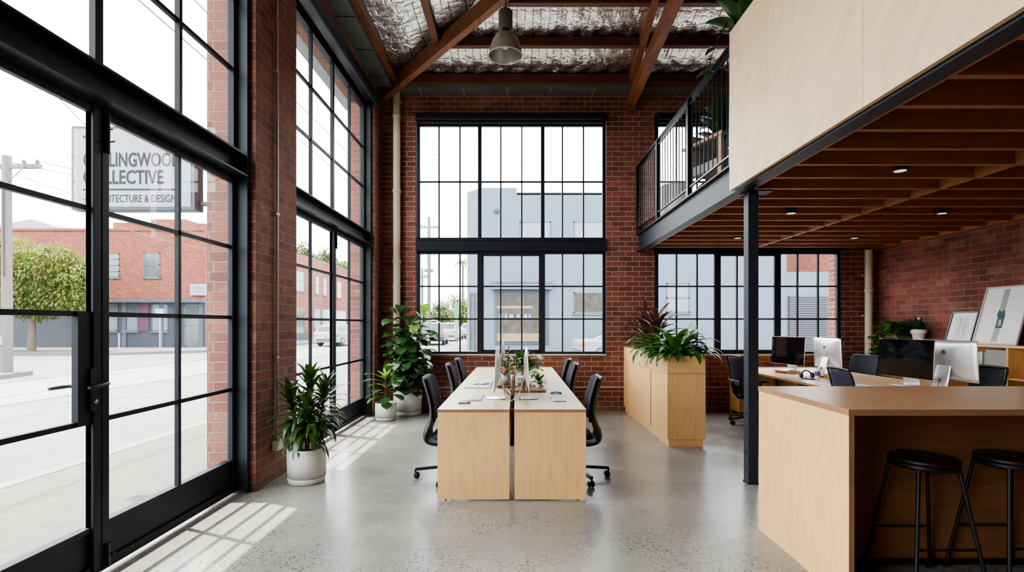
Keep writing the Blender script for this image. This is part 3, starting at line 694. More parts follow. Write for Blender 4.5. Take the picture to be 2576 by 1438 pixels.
# ---- planter cabinet
pc=thing('planter_cabinet','birch plywood storage cabinet with a planter trough on top','cabinet',(1.735,5.95,0));W_,L_=.439,2.43
B(.02,W_-.02,.02,L_-.02,0,.085).build('plinth',M['ply_x'],pc)
B((0,W_,0,.018,.085,.838),(0,W_,L_-.018,L_,.085,.838),(.02,W_,0.018,L_-.018,.085,.103),(W_-.018,W_,.018,L_-.018,.103,.838),(.0,W_-.018,.018,L_-.018,.82,.838),(.03,.04,.018,L_-.018,.103,.82)).build('carcass',M['ply_z'],pc)
for a,b,x in ((.02,.74,.006),(.775,1.60,.014),(1.603,L_-.02,.014)):B(x,x+.014,a,b,.105,.818).build('sliding_door',M['ply_z'],pc)
B(.002,.03,.742,.772,.105,.818).build('door_channel',M['joist_y'],pc)
B((0,.02,0,L_,.842,1.044),(W_-.02,W_,0,L_,.842,1.044),(.02,W_-.02,0,.02,.842,1.044),(.02,W_-.02,L_-.02,L_,.842,1.044),(.02,W_-.02,.02,L_-.02,.842,.86)).build('trough',M['ply_x'],pc)
B(.02,W_-.02,.02,L_-.02,.86,.985).build('soil',M['soil'],pc)

# ---- island bench + stools
bn=thing('island_bench','large birch plywood island bench with overhanging top','bench',(1.664,2.59,0))
B(0,2.75,0,.97,.951,.983).build('benchtop',M['ply_top_shaded'],bn,bev=.001)
B((-.0012,.0,.0,.97,.9515,.9825),(0,2.75,-.0012,0,.9515,.9825)).build('top_edging',M['ply_edge'],bn)
B(.002,.03,.003,.967,0,.951).build('end_panel',M['ply_z'],bn)
B(.0025,.0298,.0018,.0035,0,.951).build('panel_edging',M['ply_edge'],bn)
B(.03,2.72,.42,.438,.05,.951).build('front_panel',ply('shaded_front_ply',(.27,.115,.048),'x',.7,.5,.8,2),bn)  # front ply toned down; shade below the overhang is put into its colour
B(.03,2.72,.44,.455,0,.05).build('toe_kick',M['black'],bn)
B(.03,2.72,.94,.958,0,.951).build('back_panel',M['ply_x'],bn);B(2.72,2.75,.003,.967,0,.951).build('end_panel',M['ply_z'],bn)
def stool(lab,loc):
    o=thing('bar_stool',lab,'stool',loc,group='black bar stools at the bench')
    MB().lathe([(.001,.70),(.15,.70),(.158,.695),(.16,.685),(.156,.678),(.001,.678)],(0,0,0),48).build('seat',M['stool_seat'],o)
    MB().lathe([(.140,.678),(.157,.676),(.157,.650),(.150,.648),(.140,.650),(.140,.678)],(0,0,0),48).build('seat_ring',M['black'],o)
    for sx in (-1,1):
        for sy in (-1,1):
            t=lambda z:(sx*(.105+(.655-z)*.135),sy*(.105+(.655-z)*.14),z)
            e=t(.03);MB().tube([t(.655),t(.45),t(.25),t(.06),(e[0],e[1],.025),(e[0],e[1]+sy*.012,.010),(e[0],e[1]+sy*.03,.0085)],.0098,10).build('leg',M['black'],o)
    for sy in (-1,1):
        z=.262;x=.105+(.655-z)*.135;y=sy*(.105+(.655-z)*.14);MB().tube([(-x,y,z),(x,y,z)],.007,8).build('footrest',M['black'],o)
    return o
stool('black round bar stool nearer the bench end panel',(2.19,2.785,0))
dup([o for o in bpy.data.objects if o.name=='bar_stool'][0],loc=(2.675,2.80,0),label='black round bar stool cut by the picture edge, farther along the bench')

# ---- bookcase on the right wall
bc=thing('bookcase','low birch plywood bookcase along the dark brick side wall','bookcase',(5.47,3.0,0));D_=.37
B(0,D_,0,4.78,1.145,1.17).build('top_board',M['ply_y'],bc)
for y in (0,.9,1.85,2.755,3.65,4.755):B(.002,D_,y,y+.025,0,1.145).build('upright',M['ply_z'],bc)
for z in (.06,.44,.80):B(.006,D_,.02,4.76,z-.011,z+.011).build('shelf',M['ply_y'],bc)
B(D_-.008,D_,.02,4.76,.05,1.145).build('back_board',M['ply_y'],bc)
B(.03,D_,.02,4.76,0,.05).build('plinth',M['ply_x'],bc)
# files on its shelf
for k,(y,h,m,l) in enumerate(((6.26,.27,'paper','white'),(6.215,.28,'grey','grey'),(6.17,.27,'paper','white'),(6.125,.275,'matte_white','off-white'))):
    b=thing('binder','%s file binder, %s in the row on the bookcase shelf'%(l,('first','second','third','fourth')[k]),'binder',(5.50,y,.812),group='binders on the bookcase shelf')
    B(0,.24,-.018,.018,0,h).build('cover',M[m],b,bev=.003);B(-.0015,0,-.012,.012,.06,.16).build('spine_label',M['paper'] if m=='grey' else M['grey'],b)
bx=thing('archive_box','grey card archive box leaning beside the binders on the shelf','box',(5.50,5.93,.812))
B(0,.26,-.13,.15,0,.265).build('case',M['grey'],bx,bev=.004);B(.02,.27,-.12,.155,.265,.30).build('lid',M['grey'],bx)
# framed prints leaning on the wall
def framed(name,y0,w,h,fm,lab,art,xb):
    o=thing(name,lab,'picture frame',(xb,y0,1.172));tl=math.asin((5.845-xb-.03)/h);o.rotation_euler=(0,tl,0)
    e=.018
    B((0,.022,0,w,0,e),(0,.022,0,w,h-e,h),(0,.022,0,e,e,h-e),(0,.022,w-e,w,e,h-e)).build('frame',fm,o,bev=.002)
    B(.012,.016,e,w-e,e,h-e).build('mat_board',M['paper'],o)
    art(o,w,h);return o
def art1(o,w,h):
    a=MB();a.prism([(w*.30,h*.12),(w*.72,h*.12),(w*.80,h*.80),(w*.34,h*.84),(w*.22,h*.5)],.0112,.0118,'x')
    a.build('print',flat('pale_wash',(.66,.66,.68),.7,0,.2,9),o)
    l=MB()
    for p,q in (((w*.3,h*.2),(w*.66,h*.8)),((w*.36,h*.15),(w*.40,h*.78)),((w*.58,h*.2),(w*.6,h*.8)),((w*.25,h*.5),(w*.75,h*.42))):
        l.tube([(.0108,p[0],p[1]),(.0108,q[0],q[1])],.0022,5)
    l.build('drawn_lines',M['ink'],o)
def art2(o,w,h):
    MB().box(.0112,.0118,w*.45,w*.58,h*.05,h*.95).build('painted_reflection',M['ink'],o)  # reflection of the column in the picture glass, painted as a flat grey strip
    a=MB();a.prism([(w*.42,h*.28),(w*.56,h*.28),(w*.56,h*.46),(w*.60,h*.50),(w*.58,h*.60),(w*.515,h*.555),(w*.46,h*.60),(w*.42,h*.5)],.0104,.011,'x')
    a.build('teal_print',M['teal'],o)
    MB().prism([(w*.45,h*.33),(w*.52,h*.31),(w*.53,h*.42),(w*.47,h*.43)],.0098,.0103,'x').build('grey_print',M['ink'],o)
framed('framed_print',6.50,.40,.42,M['navy_frame'],'small slate framed drawing leaning on the brick above the bookcase',art1,5.70)
framed('framed_print',5.82,.575,.72,M['grey_frame'],'large pale framed print with a teal shape leaning on brick',art2,5.62)

# ---- computers (screen faces -x, back with emblem faces +x), loc = foot on the desk
def emblem(mb,x,s):
    # bitten fruit outline with leaf
    pts=[]
    for k in range(40):
        a=2*PI*k/40;r=1+.10*math.cos(2*a)-.06*math.sin(3*a)
        y,z=r*math.cos(a)*.86,r*math.sin(a)
        if z>.75: z-= .22*math.exp(-(y/.25)**2)
        if z<-.8: z+= .12*math.exp(-(y/.2)**2)
        dx,dz=y-1.02,z-.08
        if dx*dx+dz*dz<.15:
            q=math.sqrt(dx*dx+dz*dz);y,z=1.02+dx/q*.387,.08+dz/q*.387
        pts.append((y*s,z*s))
    mb.prism(pts,x,x+.0008,'x')
    lf=[(.02+.0,1.02),(.28,1.12),(.40,1.50),(.12,1.38)];mb.prism([(a*s,b*s) for a,b in lf],x,x+.0008,'x')
def computer(lab,group=None):
    o=thing('desktop_computer',lab,'computer',group=group)
    # stand: L shaped bent aluminium
    pr=[(-.085,.004),(.06,.004),(.082,.010),(.086,.028),(.060,.13),(.030,.235),(.018,.28)]
    MB().ribbon(pr,[.095,.095,.095,.095,.090,.08,.075],.007,0,6).build('stand',M['alu'],o)
    sc_=thing('x','','');bpy.data.objects.remove(sc_)
    h=.385;w=.322;z0=.082
    tilt=.05
    def P(x,y,z): return (x*math.cos(tilt)+ (z-.25)*math.sin(tilt),y,(z-.25)*math.cos(tilt)-x*math.sin(tilt)+.25)
    body=MB();nx,ny=14,10;vs=[]
    for j in range(ny+1):
        for i in range(nx+1):
            u=-1+2*i/nx;v=-1+2*j/ny
            bulge=.006+.034*max(0,(1-abs(u)**2.2))*max(0,(1-abs(v)**2.4))
            vs.append(P(bulge,u*w,z0+h/2+v*h/2))
    n=len(vs)
    for j in range(ny+1):
        for i in range(nx+1):
            u=-1+2*i/nx;v=-1+2*j/ny;vs.append(P(0,u*w,z0+h/2+v*h/2))
    m_=nx+1;fs=[]
    for j in range(ny):
        for i in range(nx):
            k=j*m_+i;fs+=[(k,k+1,k+m_+1,k+m_),(n+k,n+k+m_,n+k+m_+1,n+k+1)]
    for i in range(nx): fs+=[(i,n+i,n+i+1,i+1),(ny*m_+i,ny*m_+i+1,n+ny*m_+i+1,n+ny*m_+i)]
    for j in range(ny): fs+=[(j*m_,(j+1)*m_,n+(j+1)*m_,n+j*m_),(j*m_+nx,n+j*m_+nx,n+(j+1)*m_+nx,(j+1)*m_+nx)]
    body.add(vs,fs,True);hs=body.build('casing',M['alu'],o)
    s=MB();s.add([P(-.0015,-w+.002,z0+.004),P(-.0015,w-.002,z0+.004),P(-.0015,w-.002,z0+h-.002),P(-.0015,-w+.002,z0+h-.002),P(-.0005,-w+.002,z0+.004),P(-.0005,w-.002,z0+.004),P(-.0005,w-.002,z0+h-.002),P(-.0005,-w+.002,z0+h-.002)],
       [(0,3,2,1),(4,5,6,7),(0,1,5,4),(1,2,6,5),(2,3,7,6),(3,0,4,7)]);s.build('screen',M['screen'],o)
    e=MB();emblem(e,0,.026)
    e.v=[P(x+.0395,y,z+z0+h*.70) for x,y,z in e.v];e.build('emblem',M['alu_dark'],o)
    MB().lathe([(.013,0),(.02,0),(.02,.002),(.013,.002)],(0,0,0),18,'x').build('cable_port',M['alu_dark'],o,loc=(.079,0,.08))
    MB().tube([(.085,0,.08),(.12,.03,.03),(.13,.12,.006),(.16,.22,.006)],.004,6).build('cable',M['alu_dark'],o)
    return o
g='computers on the long desks'
c0=computer('silver desktop computer on the street side desk, nearest the viewer',g);c0.location=(-.19,4.74,.731)
dup(c0,loc=(-.18,6.12,.731),label='silver desktop computer on the street side desk, second along')
dup(c0,loc=(.105,4.74,.731),rz=PI,label='silver desktop computer on the planter side desk')
g='computers on the second desk'
for x,y,rz,l in ((3.78,7.22,.2,'black screen computer facing the steel column, by the end window'),(3.98,6.62,PI-.05,'silver backed computer with dark fruit emblem by the end window')):
    r_=thing('monitor_riser','low pale riser board under the '+l.split(',')[0].replace(' with dark fruit emblem by the end window',' by the end window'),'riser',(x,y,.731),rz)
    B(-.11,.11,-.14,.14,.026,.036).build('board',M['ply_x'],r_);B((-.10,.10,-.13,-.12,0,.026),(-.10,.10,.12,.13,0,.026)).build('foot',M['ply_x'],r_)
    dup(c0,loc=(x,y,.768),rz=rz,label=l,group=g)
dup(c0,loc=(4.29,5.72,.731),rz=.12,label='large black screen computer close behind the benchtop',group=g).scale=(1.1,1.1,1.1)
dup(c0,loc=(4.55,5.46,.731),rz=PI+.04,label='silver backed computer close behind the benchtop, beside the black screen',group=g).scale=(1.1,1.1,1.1)

# ---- things on the long desk
def keyboard(lab,loc,rz):
    o=thing('keyboard',lab,'keyboard',loc,rz)
    B(-.057,.057,-.2,.2,0,.009).build('base',M['alu'],o,bev=.003)
    k=MB()
    for i in range(5):
        for j in range(13):k.box(-.05+i*.021,-.033+i*.021,-.192+j*.0296,-.166+j*.0296,.009,.012)
    k.build('keys',M['matte_white'],o);return o
def mouse(lab,loc,rz,m='matte_white'):
    o=thing('computer_mouse',lab,'mouse',loc,rz)
    MB().ribbon([(-.055,.006),(-.045,.016),(-.015,.024),(.02,.023),(.045,.014),(.055,.006)],[.018,.026,.03,.031,.028,.018],.012,0,8).build('body',M[m],o,sub=1)
    B(-.05,.05,-.024,.024,0,.008).build('base',M['alu_dark'],o,bev=.003)
keyboard('slim white keyboard on the street side desk beside the mouse',(-.375,4.78,.732),0)
mouse('white computer mouse near the corner of the street side desk',(-.45,4.44,.732),.2)
keyboard('slim white keyboard on the planter side desk beside the dark mouse',(.375,4.72,.732),0)
mouse('dark computer mouse behind the keyboard on the planter side desk',(.38,5.0,.732),.1,'black')
pdm=thing('drawing_pad','large white drawing pad lying on the street side desk','pad',(-.42,5.85,.732))
B(-.135,.135,-.38,.28,0,.012).build('sheets',M['paper'],pdm);B(-.137,.137,-.382,.282,-.0005,.003).build('backing',M['grey'],pdm)
bk=thing('open_booklet','small open white booklet lying on the drawing pad','booklet',(-.40,5.75,.7455))
MB().ribbon([(-.09,.002),(-.05,.016),(-.005,.006),(.0,.0)],[.07,.07,.07,.07],.003,0,4).ribbon([(0,.0),(.005,.006),(.05,.02),(.09,.006)],[.07,.07,.07,.07],.003,0,4).build('pages',M['paper'],bk)
tray=thing('serving_tray','pale wooden tray on the planter side desk behind the computer','tray',(.13,5.35,.732))
B((-.15,.16,-.2,.2,0,.008),(-.15,.16,-.2,-.19,.008,.02),(-.15,.16,.19,.2,.008,.02)).build('board',M['ltwood'],tray)
for k,(x,y,z,l) in enumerate(((.07,5.22,.741,'taller light wooden block standing on the serving tray'),(.12,5.25,.741,'shorter light wooden block beside the taller block'))):
    w=thing('wood_block',l,'block',(x,y,z));B(-.018,.018,-.018,.018,0,(.10,.065)[k]).build('body',M['ltwood'],w,bev=.003)
    MB().lathe([(.001,0),(.012,0),(.012,.003),(.001,.003)],(0,0,(.10,.065)[k]),10).build('cap',M['dkwood'],w)
db=thing('serving_board','dark wooden board under the jars on the street side desk','board',(-.14,5.72,.732))
B(-.08,.075,-.25,.25,.012,.03).build('board',M['dkwood'],db,bev=.004)
for y in (-.2,.2):B(-.06,.06,y-.012,y+.012,0,.012).build('foot',M['dkwood'],db)
# plants on the desk
def pot(o,r,h,m='matte_white',taper=.9,saucer=True,seg=40):
    MB().lathe([(r*taper*.98,0),(r*taper,.006),(r*.98,h*.35),(r,h),(r*.93,h),(r*.92,h*.80),(.001,h*.80)],(0,0,0),seg).build('pot',M[m],o)
    MB().lathe([(.001,h*.86),(r*.92,h*.85)],(0,0,0),seg).build('soil',M['soil'],o)
def gpot(o,r,h):
    # straight planter standing in its own saucer
    hs=h*.17
    MB().lathe([(r*.86,0),(r*.93,hs*.12),(r*.985,hs),(r*.97,hs+.001),(r*.90,hs-.004),(r*.90,hs+.010)],(0,0,0),56).build('saucer',M['matte_white'],o)
    MB().lathe([(r*.90,hs+.009),(r*.985,hs+.009),(r,h*.55),(r,h-.006),(r-.004,h),(r*.93,h),(r*.925,h-.008),(r*.92,h*.8),(.001,h*.8)],(0,0,0),56).build('pot',M['matte_white'],o)
    MB().lathe([(.001,h*.83),(r*.925,h*.82)],(0,0,0),40).build('soil',M['soil'],o)
def rosette(mb,c,n,L,W,shape,el=(.2,1.2),droop=1.0,rr=None,fold=.15):
    rr=rr or R
    for k in range(n):
        a=2.4*k+rr.uniform(-.3,.3);e=el[0]+(el[1]-el[0])*k/max(1,n-1)
        mb.leaf(c,(math.cos(a)*math.cos(e),math.sin(a)*math.cos(e),math.sin(e)),L*rr.uniform(.75,1.1),W*rr.uniform(.8,1.1),droop*rr.uniform(.6,1.2),shape,fold,6)
def trailing(mb,st,c,n,reach,leafL,rr,hang=.0,shape='heart'):
    for k in range(n):
        a=rr.uniform(0,2*PI);p=Vector(c);pts=[p.copy()];v=Vector((math.cos(a)*.6,math.sin(a)*.6,rr.uniform(.4,1.2)))
        ln=reach*rr.uniform(.5,1)
        for i in range(6):
            p=p+v.normalized()*ln/6;v+=Vector((0,0,-.32-hang));pts.append(p.copy())
            for q in range(2):
                b=rr.uniform(0,2*PI);mb.leaf(p,(math.cos(b),math.sin(b),rr.uniform(-.4,.6)),leafL*rr.uniform(.7,1.2),leafL*rr.uniform(.6,.8),.6,shape,.1,4)
        st.tube(pts,.0025,5)
def potted(name,lab,loc,cat='plant',group=None): return thing(name,lab,cat,loc,group=group)
rr=random.Random(11)
o=potted('potted_plant','variegated trailing plant in a white cylinder pot on the desk',(.055,5.95,.732))
MB().lathe([(.055,0),(.058,.005),(.06,.17),(.054,.17),(.053,.15),(.001,.15)],(0,0,0),32).build('pot',M['white'],o)
f=MB();s=MB();trailing(f,s,(0,0,.16),26,.32,.09,rr);f.build('foliage',M['leaf_var'],o);s.build('stem',M['stem'],o)
f=MB();rosette(f,(0,0,.17),20,.26,.09,'lance',(.5,1.4),.7,rr);f.build('leaves',M['leaf_mid'],o)
o=potted('potted_plant','dark grassy plant with red fruit in a clear jar on the board',(-.13,5.62,.7625))
MB().lathe([(.001,.003),(.05,.002),(.066,.04),(.066,.10),(.052,.13),(.05,.13),(.06,.10),(.06,.04),(.045,.008),(.001,.008)],(0,0,0),28).build('jar',M['clear'],o)
MB().lathe([(.001,.01),(.044,.012),(.057,.045),(.057,.08),(.001,.085)],(0,0,0),20).build('pebbles',M['white'],o)
f=MB();rosette(f,(0,0,.085),26,.20,.018,'strap',(.5,1.45),.8,rr);f.build('foliage',M['leaf_dk'],o)
f=MB()
for x,y,z in ((-.01,-.06,.16),(.012,-.066,.155),(.0,-.066,.135)):f.lathe([(.001,-.019),(.013,-.014),(.019,0),(.013,.014),(.001,.019)],(x,y,z),14)
f.build('fruit',M['red'],o)
o=potted('potted_plant','slim pale green plant in a small clear tumbler on the board',(-.105,5.86,.7625))
MB().lathe([(.001,.003),(.032,.003),(.04,.11),(.036,.11),(.03,.008),(.001,.008)],(0,0,0),24).build('tumbler',M['clear'],o)
f=MB();s=MB();s.tube([(0,0,.01),(.005,0,.2),(.012,.01,.40)],.004,6)
for k in range(22):
    a=k*2.4;z=.14+k*.0125;f.leaf((.008,.004,z),(math.cos(a),math.sin(a),.5),.06,.022,.8,'lance',.1,4)
f.build('foliage',M['leaf_lt'],o);s.build('stem',M['stem'],o)
o=potted('potted_plant','orange terracotta bowl plant at the far end of the desk gap',(-.12,7.1,.732))
pot(o,.11,.15,'terra',.6);f=MB();rosette(f,(0,0,.13),16,.16,.05,'lance',(.2,1.3),.9,rr);f.build('foliage',M['leaf_red'],o)
o=potted('potted_plant','broad green leafed cutting in a clear vase on the tray',(.055,5.44,.7415))
MB().lathe([(.001,.003),(.036,.003),(.036,.12),(.032,.12),(.032,.008),(.001,.008)],(0,0,0),24).build('vase',M['clear'],o)
f=MB();s=MB()
for a,e,L in ((3.5,.6,.19),(4.6,.3,.17),(5.6,.7,.16),(.6,.5,.15)):
    d=Vector((math.cos(a)*math.cos(e),math.sin(a)*math.cos(e),math.sin(e)));q=Vector((0,0,.1))+d*.09;s.tube([(0,0,.02),(0,0,.1),q],.003,5);f.leaf(q,d,L*1.25,.15,.8,'obov',.1,7)
f.build('foliage',M['leaf_mid'],o);s.build('stem',M['stem'],o)
o=potted('potted_plant','small dark rosette plant in a white cup at the tray edge',(.235,5.46,.7415))
MB().lathe([(.03,0),(.04,.07),(.036,.07),(.001,.06)],(0,0,0),24).build('pot',M['white'],o)
f=MB();rosette(f,(0,0,.06),22,.12,.045,'obov',(-.1,1.2),.6,rr);f.build('foliage',M['leaf_mid'],o)
o=thing('branch','forked driftwood branch standing in the slot between the desks','branch',(-.038,5.05,.50))
f=MB();f.tube([(0,0,0),(.002,.05,.24),(.010,.1,.33),(.022,.2,.45),(.028,.28,.56)],[.009,.009,.009,.007,.003],8)
for p,q in (((0,.03,.22),(-.09,-.02,.35)),((.002,.06,.25),(.10,-.05,.36)),((.01,.1,.33),(-.05,.12,.40)),((.02,.2,.45),(.06,.18,.54)),((-.05,.0,.3),(-.12,.0,.30)),((.06,-.02,.31),(.13,.02,.33)),((0,.02,.15),(-.06,-.10,.26))):
    m_=[(p[i]+q[i])/2+R.uniform(-.012,.012) for i in range(3)];f.tube([p,m_,q],[.006,.005,.002],6)
f.build('wood',M['twig'],o)
f=MB()
for k in range(10):
    a=k*2.4;f.leaf((.03*math.cos(a)+.01,.1+.1*R.random(),.30+.02*k),(math.cos(a),math.sin(a),.1),.07,.03,.9,'lance',.1,4)
f.build('dry_leaves',M['leaf_red'],o)

# ---- things on the second desk
def papers(lab,loc,n=3,rz=0):
    o=thing('paper_sheets',lab,'papers',loc,rz)
    for k in range(n):
        s_=B(-.105,.105,-.148,.148,0,.0015).build('sheet',M['paper'],o,loc=(.02*k,.03*k,.0016*k));s_.rotation_euler=(0,0,.2*k)
papers('loose white papers on the second desk near the steel column',(3.62,6.62,.731),4,.3)
papers('loose papers lying behind the benchtop below the black screen',(3.75,5.62,.731),3,-.2)
ph=thing('mobile_phone','dark mobile phone lying by the loose papers','phone',(3.60,6.38,.731),.4)
B(-.036,.036,-.073,.073,0,.008).build('body',M['black'],ph,bev=.003);B(-.033,.033,-.068,.068,.008,.0088).build('screen',M['screen'],ph)
cu=thing('tumbler','small white and blue patterned tumbler on the second desk','cup',(3.70,6.36,.731))
MB().lathe([(.022,0),(.033,.105),(.030,.105),(.02,.006),(.001,.006)],(0,0,0),24).build('cup',M['white'],cu)
MB().lathe([(.0275,.045),(.0338,.098)],(0,0,0),24).build('pattern_band',flat('blue_pattern',(.12,.13,.35),.5,0,.9,90),cu)
ca=thing('desk_caddy','grey stone desk caddy beside the silver computer','caddy',(3.86,6.30,.731))
B((-.05,.06,-.05,.05,0,.09),).build('body',flat('grey_stone',(.28,.27,.23),.7,0,.4,30),ca,bev=.008);MB().lathe([(.001,.091),(.03,.091)],(.0,0,0),20).build('opening',M['black'],ca)
hp=thing('headphones','black headphones lying on the second desk','headphones',(3.66,6.52,.731))
MB().tube([(-.07,0,.02)]+[(-.07*math.cos(a),0.02*math.sin(a),.02+.075*math.sin(a)) for a in (.5,1.0,1.57,2.1,2.6)]+[(.07,0,.02)],.008,8).build('headband',M['black'],hp)
for x in (-.07,.07):MB().lathe([(.001,-.014),(.034,-.012),(.036,.006),(.02,.014),(.001,.014)],(x,0,.037),18,'x').build('ear_cup',M['black'],hp)
# keyboard of the black screen computer near the bench
keyboard('slim white keyboard on the second desk before the black screen',(3.50,5.80,.731),0)

# ---- plants on the bookcase
rr=random.Random(5)
o=potted('potted_plant','small leafy plant in a white terracotta style pot on the bookcase',(5.66,7.28,1.1715))
MB().lathe([(.062,0),(.078,.105),(.092,.106),(.096,.165),(.086,.165),(.08,.14),(.001,.14)],(0,0,0),36).build('pot',M['white'],o)
f=MB();rosette(f,(0,0,.14),34,.24,.06,'lance',(.25,1.4),.8,rr);f.build('foliage',M['leaf_dk'],o)
MB().leaf((0,0,.3),(-.1,-.2,1),.045,.03,.3,'heart',.3,5).build('flower',M['flower'],o)
o=potted('potted_plant','dark trailing plant spilling over the bookcase end',(5.62,7.60,1.1715))
MB().lathe([(.07,0),(.09,.13),(.082,.13),(.001,.11)],(0,0,0),30).build('pot',M['grey'],o)
f=MB();s=MB();trailing(f,s,(0,0,.13),40,.40,.12,rr);
for k in range(8):
    x=-.16-.02*rr.random();y=.18+.06*k*.3;pts=[(0,0,.12),(x*.6,y*.6,.17),(x,y,.05)];z=.0
    for i in range(9):
        z-=.07;pts.append((x+rr.uniform(-.03,.03),y+rr.uniform(-.03,.03),z))
        if z<-.1-.07*(8-k):break
    s.tube(pts,.003,5)
    for p in pts[2:]:
        for q in range(3):
            b=rr.uniform(0,2*PI);f.leaf(p,(math.cos(b),math.sin(b),rr.uniform(-.4,.4)),.10,.075,.7,'heart',.1,4)
f.build('foliage',M['leaf_mid'],o);s.build('vine',M['stem'],o)

# ---- trough plants in the planter cabinet
rr=random.Random(21)
cnt=0
for x,y,l,n,L,Wd in ((1.90,6.12,'peace lily clump at the near end of the planter trough',62,.42,.095),(2.02,6.42,'peace lily clump second from the near end of the planter trough',56,.46,.10),(1.90,6.78,'peace lily clump in the middle of the planter trough',52,.44,.10)):
    o=potted('peace_lily','glossy '+l,(x,y,.985),group='peace lilies in the planter trough')
    f=MB();s=MB()
    for k in range(n):
        a=rr.uniform(0,2*PI);e=rr.uniform(.25,1.35);d=Vector((math.cos(a)*math.cos(e),math.sin(a)*math.cos(e),math.sin(e)))
        st=rr.uniform(.08,.22);p0=Vector((rr.uniform(-.05,.05),rr.uniform(-.09,.09),0));q=p0+d*st;q.z=max(q.z,.06)
        s.tube([p0,q],.003,5);f.leaf(q,(d.x,d.y,d.z*.6),L*rr.uniform(.55,.9),Wd*rr.uniform(.95,1.35),rr.uniform(1.0,2.1),'lance',.16,8)
    f.build('foliage',M['leaf_mid'] if cnt!=1 else M['leaf_fig'],o);s.build('stem',M['leaf_lt'],o)
    if cnt==1:
        w=MB()
        for dx,dy,dz in ((.10,-.1,.36),(.16,-.02,.30),(.20,.05,.26)):
            w.leaf((dx,dy,dz),(.2,-.4,1),.13,.085,.3,'heart',.35,6)
        w.build('flower',M['flower'],o)
    cnt+=1
for x,y,l in ((1.95,7.25,'bronze leafed cordyline in the planter trough, nearer of the two'),(1.93,7.75,'bronze leafed cordyline in the planter trough, by the end wall')):
    o=potted('cordyline',l,(x,y,.985),group='bronze cordylines in the planter trough')
    f=MB();s=MB();g2=MB();s.tube([(0,0,0),(.02,0,.25)],.012,8)
    for k in range(30):
        a=2.4*k;e=.15+1.25*k/30;f.leaf((.01,0,.12+.008*k),(math.cos(a)*math.cos(e),math.sin(a)*math.cos(e),math.sin(e)),rr.uniform(.34,.54),.085,rr.uniform(.4,1.2),'lance',.22,7)
    for k in range(10):
        a=2.4*k+1;g2.leaf((0,0,.08),(math.cos(a),math.sin(a),.5),rr.uniform(.25,.42),.11,1.0,'lance',.15,6)
    f.build('foliage',M['leaf_red'],o);s.build('stem',M['stem'],o);g2.build('under_foliage',M['leaf_mid'],o)
o=potted('bromeliad','small red bracted bromeliad at the trough edge',(1.83,7.0,.985))
f=MB();rosette(f,(0,0,.02),16,.22,.04,'lance',(.3,1.3),.7,rr);f.build('foliage',M['leaf_mid'],o)
f=MB();rosette(f,(0,0,.05),7,.16,.035,'lance',(.5,1.3),.5,rr);f.build('bracts',M['red'],o)

# ---- floor plants
rr=random.Random(31)
o=potted('dracaena','dark strappy dracaena in a white floor pot against the brick pier',(-1.885,4.64,0))
gpot(o,.166,.307)
s=MB();f=MB()
for cx,cy,h,n,ln in ((.0,.02,.66,60,(.02,.0)),(-.05,-.03,.52,48,(-.08,-.02)),(.06,.03,.57,52,(.09,.03)),(.02,-.06,.42,42,(.06,-.09)),(-.02,.05,.38,38,(-.06,.04))):
    p0=Vector((cx*.7,cy*.7,.25));p1=Vector((cx+ln[0],cy+ln[1],.25+h));s.tube([p0,(p0+p1)/2+V(.006,0,0),p1],[.012,.010,.008],8)
    for k in range(n):
        u=k/(n-1);a=2.4*k+rr.uniform(-.3,.3);e=-.1+1.45*u**1.5;p=p0.lerp(p1,.40+.60*u)
        d=Vector((math.cos(a)*math.cos(e),math.sin(a)*math.cos(e),math.sin(e)))
        if d.x<-.15: d.x*=.55
        f.leaf(p,d,rr.uniform(.22,.34)*(1 if u<.9 else .75),rr.uniform(.044,.060),rr.uniform(1.1,2.0)*(1-.5*u),'lance',.14,8)
f.build('foliage',flat('dracaena_leaf',(.034,.085,.015),.3,0,.7,7,.5,0,40,.18),o);s.build('cane',M['stem'],o)
o=potted('rubber_plant','young broad leafed rubber plant in a small white floor pot',(-1.93,7.62,0))
gpot(o,.155,.262)
s=MB();f=MB();fl=MB()
for k,(a,z,L,e) in enumerate(((3.4,.56,.27,.25),(2.7,.50,.26,.15),(5.4,.48,.24,.5),(4.3,.44,.22,.2),(.2,.44,.27,.3),(3.0,.40,.26,-.05),(5.9,.38,.25,.0),(1.6,.44,.22,.4),(4.9,.36,.2,-.1),(.8,.34,.22,-.1),(5.2,.66,.24,.8),(3.8,.60,.28,.5),(4.7,.56,.26,.6),(2.2,.47,.25,.3),(6.1,.52,.27,.45),(3.6,.36,.22,-.15),(5.0,.30,.20,-.2))):
    d=Vector((math.cos(a)*math.cos(e),math.sin(a)*math.cos(e),math.sin(e)));p=Vector((.012*math.cos(a),.012*math.sin(a),z));q=p+d*.07
    s.tube([p-V(0,0,.08),p,q],.0045,6);f.leaf(q,d,L*.98,.155,.75,'obov',.10,8)
fl.leaf((0,-.01,.62),(.25,-.15,.95),.24,.17,.15,'obov',.10,8);fl.leaf((0,0,.60),(-.35,-.35,.7),.20,.10,.5,'obov',.12,8)
s.tube([(0,0,.2),(.008,0,.4),(0,-.005,.63)],[.012,.010,.006],8)
f.build('foliage',M['leaf_fig'],o);fl.build('young_leaves',M['leaf_lt'],o);s.build('stem',M['stem'],o)
o=potted('fiddle_leaf_fig','tall fiddle leaf fig in a large white floor pot in the corner',(-1.70,8.07,0))
gpot(o,.213,.388)
s=MB();f=MB();fl=MB()
